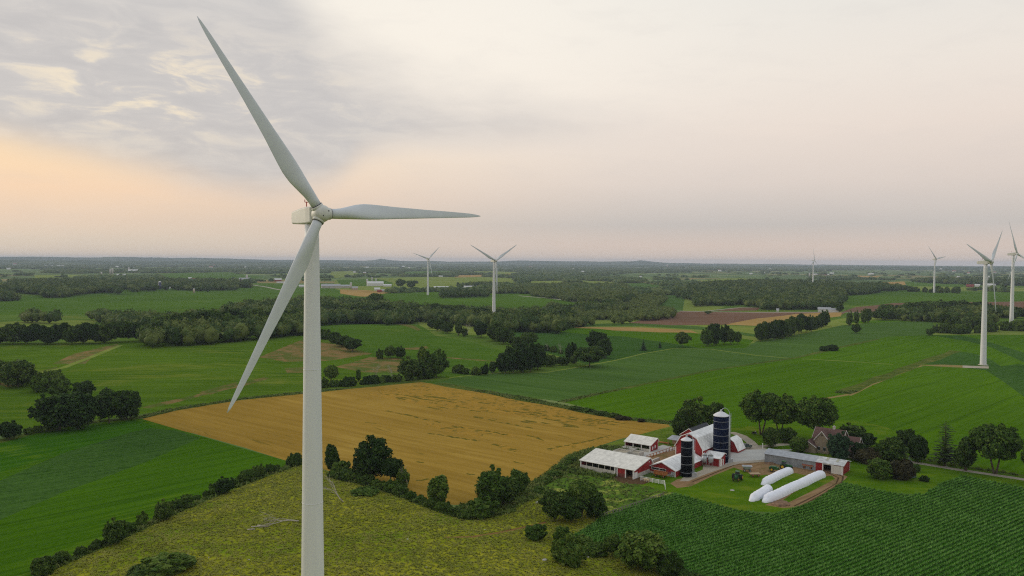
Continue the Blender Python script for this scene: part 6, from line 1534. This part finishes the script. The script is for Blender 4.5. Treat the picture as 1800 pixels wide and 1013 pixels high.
def silage_bag(a, b, Rw, Hh, label, seed, kname='silage_bag'):
    a = g1(*a); b = g1(*b); rg = np.random.default_rng(seed); L = float(np.hypot(*(b - a)[:2])); ang = math.atan2(b[1] - a[1], b[0] - a[0])
    m = int(L / .35); n = 20; V = []
    for i in range(m + 1):
        s = i / m; x = s * L
        e = min(1, (x / 3.2)) ** .6 if x < 3.2 else (min(1, ((L - x) / 1.6)) ** .5 if L - x < 1.6 else 1)
        k = 1 + .045 * math.sin(x * 2 * math.pi / 2.1 + rg.normal(0, .3)) + rg.normal(0, .014)
        wig = .12 * math.sin(x * .35 + seed)
        for j in range(n):
            q = math.pi * (j / (n - 1)); cy = math.cos(q); cz = math.sin(q) ** .7
            V.append((x, wig + cy * Rw * (0.25 + .75 * e) * k, -.15 + cz * (Hh * e * k + .15) * (1 + rg.normal(0, .008))))
    F = [(i * n + j, i * n + j + 1, (i + 1) * n + j + 1, (i + 1) * n + j) for i in range(m) for j in range(n - 1)]
    F += [tuple(range(n)), tuple(m * n + j for j in reversed(range(n)))]
    bagm = plain('white_silage_plastic', (.76, .78, .84), .45, var=.05, nscale=.8, bump=.5, spec=.4)
    o = MB().add(V, F, True).build(kname, bagm); o.location = (a[0], a[1], Hs(a[0], a[1])); o.rotation_euler = (0, 0, ang); tag(o, label, 'silage bag', 'white silage bags')
    return o
silage_bag((1343, 884), (1446, 836), 1.75, 2.3, 'longest white silage bag, nearest the machine shed door', 1)
silage_bag((1320, 882), (1354, 861), 1.6, 2.2, 'shortest white silage bag, at the front beside the long one', 2)
silage_bag((1340, 853), (1390, 829), 1.6, 2.1, 'middle-length white silage bag, at the back beside the tractor', 3)
def mound(u, v, r0, h, label, mat=SOILM, name='dirt_pile', sx=1.0):
    p = g1(u, v); rg = np.random.default_rng(int(u)); V0, F0 = ico(3); V = V0 * (1 + rg.normal(0, .05, (len(V0), 1))) * np.array([r0 * sx, r0, h]); V = V * (1 + .12 * np.sin(V[:, :1] * 3) * np.cos(V[:, 1:2] * 2.5))
    o = mesh_np(name, V, F0, mat, smooth=True); o.location = (p[0], p[1], Hs(p[0], p[1]) - .1); o.rotation_euler = (0, 0, FA + 1.3); return tag(o, label, 'pile' if 'pile' in name else 'rock')
mound(1373, 886, 2.6, .8, 'brown spoil pile at the near end of the long silage bag', sx=1.3)
mound(1357, 814, 2.0, .55, 'low brown dirt pile before the grey wall of the machine shed', sx=1.8)
mound(1287, 862, .8, .25, 'flat pale stone on the lawn in front of the tractor', STONE, 'stone')
mound(1663, 820, .5, .35, 'pale stone at the roadside below the see-through conifer', STONE, 'stone')
for i, (u, v, lb) in enumerate([(950, 868, 'pale rock right of the tree clump by the wheat corner'), (955, 883, 'pale rock in the rubble between the two thickets'), (944, 884, 'second pale rock in the rubble between the two thickets'), (1034, 979, 'pale rock right of the wide bush on the dry pasture'), (957, 985, 'pale rock left of the wide bush on the dry pasture')]):
    mound(u, v, .7, .45, lb, STONE, 'rock')
rgS = random.Random(5)
for i in range(16):
    u, v = rgS.choice([(rgS.uniform(300, 520), rgS.uniform(925, 1005)), (rgS.uniform(590, 900), rgS.uniform(930, 1005))])
    o = mound(u, v, rgS.uniform(.2, .4), rgS.uniform(.15, .28), 'small pale stone lying in the dry pasture', STONE, 'rock'); o['group'] = 'stones scattered on the pasture'
# driftwood-like fallen branches
def fallen(u, v, h, rz, tilt, label, k=0):
    p = g1(u, v); o = bpy.data.objects.new('fallen_tree', BARE[k]); COL.objects.link(o); o.location = (p[0], p[1], Hs(p[0], p[1]) + .3); o.rotation_euler = (0, tilt, rz); o.scale = (h / 8,) * 3; tag(o, label, 'fallen tree')
fallen(603, 883, 10, R_(165), R_(38), 'bleached fallen tree on the pasture just right of the main tower', 1)
fallen(522, 918, 12, R_(200), R_(80), 'bleached fallen tree lying on the pasture just left of the main tower', 2)
for i, (u, v, a, l) in enumerate([(441, 932, .2, 2.0), (452, 927, .1, 3.2), (462, 926, -.3, 3.4)]):
    p = g1(u, v); o = MB().tube([(-l / 2, 0, .2), (l / 2, 0, .22)], .17, 8).build('log', DEADWOOD); o.location = (p[0], p[1], Hs(p[0], p[1])); o.rotation_euler = (0, 0, a); tag(o, 'pale cut log at the left end of the fallen tree', 'log', 'cut logs by the fallen tree')
# small yard things
p = g1(1340.5, 789.5); o = MB().box(-.12, .12, -.12, .12, -.4, 2.3).cone((0, 0, 2.3), [(.16, 0), (.16, .06), (.02, .16)], 8).build('gate_post', WHITE); o.location = tuple(p); tag(o, 'single white post at the bend of the drive', 'post')
def mower():
    p = g1(1326, 764.5); r = empty('riding_mower', (p[0], p[1], GZ), R_(200), 'black ride-on mower left out on the lawn by the drive', 'mower')
    MB().box(-1.0, 1.1, -.5, .5, .35, .8).box(.2, 1.1, -.4, .4, .8, 1.05).build('body', BLACK, r); MB().box(-.6, -.1, -.3, .3, .8, 1.0).box(-.65, -.5, -.3, .3, 1.0, 1.4).build('seat', plain('seat_grey', (.2, .2, .2), .8), r)
    MB().tube([(.15, 0, .8), (-.05, 0, 1.25)], .03, 6).build('steering_column', BLACK, r)
    for x, R0 in ((-.6, .42), (.8, .28)):
        for s in (-1, 1): wheel_obj(r, (x, s * .55, R0), R0, .25, STEEL)
mower()
def slide():
    p = g1(1379, 771); r = empty('play_slide', (p[0], p[1], GZ), R_(10), 'pale leaning garden slide among the yard trees', 'slide')
    MB().obox((0, 0, 1.1), 3.0, .55, .06, 0, R_(-48)).build('chute', plain('faded_pink', (.55, .42, .36), .6), r)
    for s in (-.3, .3): MB().tube([(1.0, s, 2.2), (1.4, s, 0)], .05, 6).build('leg', STEEL, r)
slide()
# a cow: one continuous skinned body
def cow(u, v, rz, label):
    p = g1(u, v); me = bpy.data.meshes.new('cow')
    P_ = [(0, 0, 1.05), (.45, 0, 1.08), (.8, 0, 1.12), (1.1, 0, 1.28), (1.32, 0, 1.28), (1.55, 0, 1.12), (-.45, 0, 1.08), (-.75, 0, 1.12),
          (.62, .24, .75), (.62, .25, .4), (.60, .25, .03), (.62, -.24, .75), (.66, -.25, .4), (.68, -.25, .03),
          (-.62, .24, .8), (-.72, .25, .42), (-.64, .25, .03), (-.62, -.24, .8), (-.66, -.25, .42), (-.56, -.25, .03), (-.86, 0, .95), (-.9, 0, .55),
          (1.25, .2, 1.38), (1.25, -.2, 1.38)]
    Rr = [.38, .36, .30, .19, .15, .09, .38, .30, .16, .08, .07, .16, .08, .07, .19, .09, .07, .19, .09, .07, .05, .035, .045, .045]
    Ed = [(0, 1), (1, 2), (2, 3), (3, 4), (4, 5), (0, 6), (6, 7), (1, 8), (8, 9), (9, 10), (1, 11), (11, 12), (12, 13), (6, 14), (14, 15), (15, 16), (6, 17), (17, 18), (18, 19), (7, 20), (20, 21), (4, 22), (4, 23)]
    me.from_pydata(P_, Ed, []); o = bpy.data.objects.new('cow', me); COL.objects.link(o)
    m = o.modifiers.new('skin', 'SKIN'); m.use_smooth_shade = True
    for i, sv_ in enumerate(me.skin_vertices[0].data): sv_.radius = (Rr[i], Rr[i]); sv_.use_root = i == 0
    s = o.modifiers.new('sub', 'SUBSURF'); s.levels = 1; s.render_levels = 2
    me.materials.append(plain('cow_hide', (.55, .42, .26), .8, var=.2, nscale=2))
    o.location = tuple(p); o.rotation_euler = (0, 0, rz); tag(o, label, 'cow')
cow(1137, 848.5, R_(160), 'cream-coloured cow standing at the white board fence')

# ------------------------------------------------------------------ farms and houses in the distance
def far_building(u, v, wp, hp, wall, roof, label, group=None, rot=0.0, depthf=0.55, name='distant_barn', cat='building', lift=0.0):
    p = g1(u, v); d = float(np.hypot(p[0], p[1])); k = d / FP
    L = wp * k; h = max(hp * k, 2.6); Wd = max(6, min(16, L * depthf)); ang = math.atan2(-p[0], p[1]) + rot
    r = empty(name, (p[0], p[1], Hs(p[0], p[1]) + lift), ang, label, cat, group)
    e = h * .58; prof = [(0, e), (Wd / 2, h), (Wd, e)]
    MB().prism(gable_poly(prof), -L / 2, L / 2).build('wall', wall, r); roof_slab(MB(), prof, -L / 2 - .4, L / 2 + .4, th=.2).build('roof', roof, r)
    return r
def far_silo(u, v, wp, hp, mat, label, group=None):
    p = g1(u, v); d = float(np.hypot(p[0], p[1])); k = d / FP; R0 = wp * k / 2; h = hp * k
    r = empty('distant_silo', (p[0], p[1], Hs(p[0], p[1])), 0, label, 'silo', group)
    MB().cone((0, 0, 0), [(R0, -1), (R0, h - R0 * .7)], 16).build('shell', mat, r)
    MB().cone((0, 0, 0), [(R0 * 1.04, h - R0 * .7), (R0 * .8, h - R0 * .2), (R0 * .4, h), (.05, h + .1)], 16).build('dome', DOME, r)
FW = plain('far_white', (.62, .62, .60), .7); FG = plain('far_grey', (.36, .37, .38), .7); FR = plain('far_red', (.25, .05, .04), .8); FC = plain('far_concrete', (.42, .39, .35), .9); FD = plain('far_dark', (.05, .05, .05), .8); FB = plain('far_blue', (.03, .04, .09), .5); FT = plain('far_tan', (.40, .33, .24), .8)
FB_ = far_building
FB_(582, 507, 32, 7, FC, FG, 'grey dairy barn just right of the main tower in the distance', rot=.1); FB_(603, 506, 26, 5, FC, FG, 'second grey dairy barn adjoining the one right of the tower')
FB_(660, 503, 28, 8, FW, FW, 'white barn complex under twin silos right of the main tower', rot=.1); FB_(681, 504, 14, 4, FW, FW, 'small white shed right of the white barn complex'); FB_(663, 511, 10, 5, FW, FW, 'white farmhouse below the white barn complex')
FB_(677, 514, 16, 5, FT, FG, 'grey-roofed shed lowest of the white farm group', rot=-.2); FB_(667, 514, 8, 4, FR, FR, 'red shed beside the grey-roofed shed'); FB_(624, 510, 10, 6, FT, FG, 'stone-coloured house among trees right of the dairy barns')
far_silo(645.5, 500, 3.4, 9, FC, 'left concrete silo of the white farm'); far_silo(654, 496, 2.4, 8, FC, 'middle silo of the white farm'); far_silo(661, 497, 2.4, 7, FC, 'right silo of the white farm'); far_silo(617, 508, 3.6, 11, FC, 'concrete silo beside the stone-coloured house')
FB_(776, 506.5, 27, 2.8, FW, FW, 'long low white silage cover left of the V-bladed turbine', name='silage_bunker', depthf=.25); FB_(829, 506, 34, 3.2, FW, FW, 'long low white silage cover beside the V-bladed turbine tower', name='silage_bunker', depthf=.25)
FB_(484, 495, 20, 5, FR, FW, 'white-roofed red barn just left of the main tower'); FB_(497, 498, 20, 2.4, FW, FW, 'long flat white shed beside the white-roofed red barn', depthf=.2); FB_(530, 505, 9, 4, FW, FW, 'white shed glimpsed between blade and tower')
FB_(430, 496, 18, 7, FR, FG, 'red barn with grey roof and silo left of the lower blade'); far_silo(434, 494, 3.4, 10, FC, 'silo behind the grey-roofed red barn'); far_silo(423, 497, 2.6, 8, FD, 'dark silo at the left end of the grey-roofed red barn')
FB_(334, 492, 5, 4, FW, FW, 'white shed at the edge of the left middle wood'); FB_(341, 493, 8, 3.5, FR, FR, 'red shed in the trees beside the white one')
far_silo(281, 509, 4.6, 13, FB, 'lone dark blue silo in front of the left middle wood'); far_silo(298, 508, 3, 4, FW, 'small white bin right of the lone blue silo'); far_silo(341, 515, 3, 7, FT, 'old masonry silo stub at the edge of the valley field')
FB_(234, 479.5, 14, 5, FW, FW, 'white barn of the farm on the left, right-hand group'); FB_(213, 484.5, 13, 2.5, FW, FW, 'flat white shed between the two left farm groups', depthf=.25); FB_(254, 480.5, 6, 2, FW, FW, 'small white shed right of the left farm'); far_silo(226.5, 478, 2.4, 7, FC, 'silo of the right-hand left farm group')
far_silo(194, 483, 2.6, 9, FC, 'left one of three brownish silos'); far_silo(198, 483, 2.4, 10, FC, 'right one of three brownish silos'); far_silo(178.5, 484, 2.2, 5, FC, 'short silo left of the brownish silos')
FB_(86, 470.5, 10, 3, FW, FW, 'left part of the long white barn row near the horizon'); FB_(106, 470.5, 10, 3, FW, FW, 'right part of the long white barn row near the horizon'); FB_(15, 474, 5, 2.5, FW, FW, 'lone white house at the far left near the horizon')
FB_(456, 474, 26, 2.4, FG, FW, 'very long pale barn far away left of the tower', depthf=.2); FB_(478, 473.5, 14, 2.4, FW, FW, 'right end of the very long pale barn', depthf=.3)
FB_(1449, 548.3, 20, 7, FW, FG, 'white ranch house with grey roof by the road, its main wing', name='ranch_house', cat='house'); FB_(1465, 548.8, 15, 6, FW, FG, 'lower garage wing at the right end of the white ranch house', name='garage', cat='house'); FB_(1367, 548, 4, 5, FW, FG, 'tiny white house against the wood beyond the road', name='ranch_house', cat='house')
FB_(1705, 505, 10, 4, FR, FR, 'left red barn of the farm behind the right-hand turbine'); FB_(1718, 504.5, 7, 4, FW, FW, 'white roof of the farm just left of the right-hand tower'); FB_(1740, 504, 9, 4.5, FW, FW, 'white barn right of the right-hand tower'); far_silo(1735, 500, 3.2, 11, FC, 'silo between tower and blade of the right-hand turbine'); FB_(1747, 504, 5, 4, FW, FG, 'white house right end of the farm behind the right-hand turbine'); far_silo(1738.5, 491, 3.6, 5, FW, 'white tank above the farm behind the right-hand turbine')
FB_(1462, 482.5, 6, 3, FW, FW, 'white barn right of the smallest turbine'); FB_(1456, 484, 3, 2, FW, FW, 'white shed left of the barn right of the smallest turbine'); FB_(1531, 484, 8, 3, FW, FW, 'bright white barn midway between the two small right turbines'); far_silo(1423, 488, 2.2, 7, FC, 'silo just left of the smallest turbine'); FB_(1320, 482.5, 5, 2.2, FW, FW, 'white shed below the skyline left of the smallest turbine')
FB_(884, 475, 20, 2.6, FW, FW, 'long white barn behind the V-bladed turbine', depthf=.25); FB_(1024, 480.5, 6, 4, FW, FW, 'bright white farmhouse right of the V-bladed turbine'); FB_(1126, 488, 4, 2.5, FW, FW, 'white house right of centre in the woods'); FB_(1173.5, 489, 4, 2.5, FW, FW, 'second white house right of centre in the woods')
FB_(1128, 472.5, 20, 2.4, FC, FW, 'pale factory buildings under the peaked hill'); far_silo(1173, 471.5, 2.2, 6.5, FC, 'pale water tower near the skyline right of the peaked hill')
_rb = random.Random(9)
for i in range(46):
    u = _rb.uniform(10, 1790); v = 460.5 + u * 10.3 / 1800 + _rb.choice([_rb.uniform(7, 14), _rb.uniform(9, 22)]) - 4
    if abs(u - 550) < 25 or abs(u - 868) < 8: continue
    FB_(u, v, _rb.uniform(2.5, 6), _rb.uniform(1.6, 2.8), FW, _rb.choice([FW, FW, FG, FR]), 'tiny pale farm building among the woods near the horizon', 'tiny farm buildings near the horizon', rot=_rb.uniform(-.5, .5))
for i, (u, v, w, h) in enumerate([(570, 475, 6, 2.4), (588, 474, 4, 2.2), (612, 474, 4, 2.2), (623, 480, 4, 2.6), (628, 479, 5, 2.8), (643, 473, 4, 2.4), (641, 481, 5, 2.6), (709, 470, 5, 2.2), (773, 487, 4, 2.2), (777, 487, 3, 2)]):
    FB_(u, v, w, h, FW if i != 6 else FR, FW, 'tiny white building of the hamlet between the tower and the small turbine', 'hamlet right of the tower')

# ------------------------------------------------------------------ low vegetation that nobody could count
def scatter(name, mt, density, hgt, wid, label, pgname=None, rows=None, seed=1, mat=None, nb=3, maxd=330, tones=None):
    rg = np.random.default_rng(seed); allq = []
    for nm, mtk, pg in POLY:
        if mtk != mt: continue
        x0, y0 = pg.min(0); x1, y1 = pg.max(0); x0 = max(x0, -210); x1 = min(x1, 260); y0 = max(y0, 170); y1 = min(y1, maxd)
        if x1 <= x0 or y1 <= y0: continue
        if rows:
            a, sp, st = rows; c, s = math.cos(R_(a)), math.sin(R_(a)); D = 420
            i = np.arange(-D, D, st); j = np.arange(-D, D, sp); ii, jj = np.meshgrid(i, j)
            ii = ii + rg.uniform(-.5, .5, ii.shape) * st; jj = jj + rg.normal(0, .06, jj.shape)
            cx, cy = (x0 + x1) / 2, (y0 + y1) / 2
            q = np.column_stack([(ii * c - jj * s).ravel() + cx, (ii * s + jj * c).ravel() + cy])
            q = q[(q[:, 0] > x0) & (q[:, 0] < x1) & (q[:, 1] > y0) & (q[:, 1] < y1)]
        else:
            n = int((x1 - x0) * (y1 - y0) * density); q = np.column_stack([rg.uniform(x0, x1, n), rg.uniform(y0, y1, n)])
        q = q[np.abs(q[:, 0]) < q[:, 1] * .70 + 12]
        q = q[in_poly(q, pg)]
        # keep only where this field is the top layer
        idx = [k for k, P2 in enumerate(POLY) if P2[2] is pg][0]
        for k in range(idx + 1, len(POLY)): q = q[~in_poly(q, POLY[k][2])]
        allq.append(q)
    q = np.concatenate(allq); n = len(q); z = H(q[:, 0], q[:, 1])
    cf = 1.0 if rows else 4.0; clump = 0.5 + 0.5 * np.sin(q[:, 0] * .21 * cf + 2 * np.sin(q[:, 1] * .13 * cf)) * np.sin(q[:, 1] * .17 * cf + 1.5 * np.sin(q[:, 0] * .09 * cf))
    if not rows: clump = clump * .6 + .4 * (0.5 + 0.5 * np.sin(q[:, 0] * .11 + 2 * np.sin(q[:, 1] * .06)) * np.sin(q[:, 1] * .13))
    Vs = []; 
    for b in range(nb):
        a = rg.uniform(0, 6.28, n); h = hgt * rg.uniform(.5, 1.3, n) * (.85 + .25 * clump); w = wid * rg.uniform(.6, 1.3, n); ln = wid * rg.uniform(.5, 1.4, n)
        ox = rg.normal(0, wid * (.2 if rows else .4), n); oy = rg.normal(0, wid * (.2 if rows else .4), n); bx = q[:, 0] + ox; by = q[:, 1] + oy
        dx = np.cos(a); dy = np.sin(a)
        T = np.stack([np.stack([bx - dy * w * .5, by + dx * w * .5, z + h * .25], 1), np.stack([bx + dy * w * .5, by - dx * w * .5, z + h * .25], 1), np.stack([bx + dx * ln, by + dy * ln, z + h], 1)], 1)
        Vs.append(T.reshape(-1, 3))
    V = np.concatenate(Vs); F = np.arange(len(V)).reshape(-1, 3)
    tint = np.repeat(np.tile(np.clip(rg.random(n) * (.75 if rows else .45) + clump * (.25 if rows else .38), 0, 1), nb), 3)
    o = mesh_np(name, V, F, mat, tint=tint); tag(o, label, 'plants', None, 'stuff'); print(name, n)
cornm = leaf_mat('crop_leaf', (0.065, 0.165, 0.018, 1), (0.105, 0.240, 0.034, 1), (0.150, 0.300, 0.058, 1), use_tint=True, var=.7)
grassm = leaf_mat('dry_grass_blade', (0.170, 0.200, 0.024, 1), (0.225, 0.238, 0.036, 1), (0.310, 0.300, 0.065, 1), use_tint=True, var=.8)
roughm = leaf_mat('green_grass_blade', (0.050, 0.100, 0.014, 1), (0.105, 0.155, 0.028, 1), (0.200, 0.220, 0.060, 1), use_tint=True, var=.8)
scatter('corn_plants', 'fgcorn', 0, .78, .45, 'rows of leafy green crop plants in the near right field', rows=(36, 1.6, .3), seed=4, mat=cornm, nb=4)
scatter('grass_tufts', 'pasture', 2.6, .32, .36, 'dry grass tufts all over the pasture knoll', seed=5, mat=grassm, nb=4)
scatter('weeds', 'rough', 1.6, .9, .7, 'rank green weeds around the barns', seed=6, mat=roughm, nb=4)
scatter('weeds', 'weeds', .7, .5, .5, 'tufty weeds in the little meadow left of the farm', seed=7, mat=roughm, nb=4)
scatter('ditch_weeds', 'ditch', .8, .7, .7, 'weeds along the ditches and field edges', seed=8, mat=roughm, nb=4, maxd=480)

# ------------------------------------------------------------------ the air
hm_ = bpy.data.materials.new('haze_air'); hm_.use_nodes = True; hm_.node_tree.nodes.clear(); HN = NT(hm_.node_tree)
pv = HN.node('ShaderNodeVolumePrincipled'); pv.inputs['Color'].default_value = (0.72, 0.83, 1.0, 1); pv.inputs['Density'].default_value = 0.000052; pv.inputs['Anisotropy'].default_value = 0.0
ho = HN.node('ShaderNodeOutputMaterial'); HN.l.new(pv.outputs[0], ho.inputs['Volume'])
hz = MB().box(-27000, 27000, -27000, 27000, -16, 160).build('haze', hm_); hz['kind'] = 'stuff'; hz['label'] = 'thin bluish evening haze over the whole plain'; hz['category'] = 'haze'
hm_.volume_intersection_method if False else None
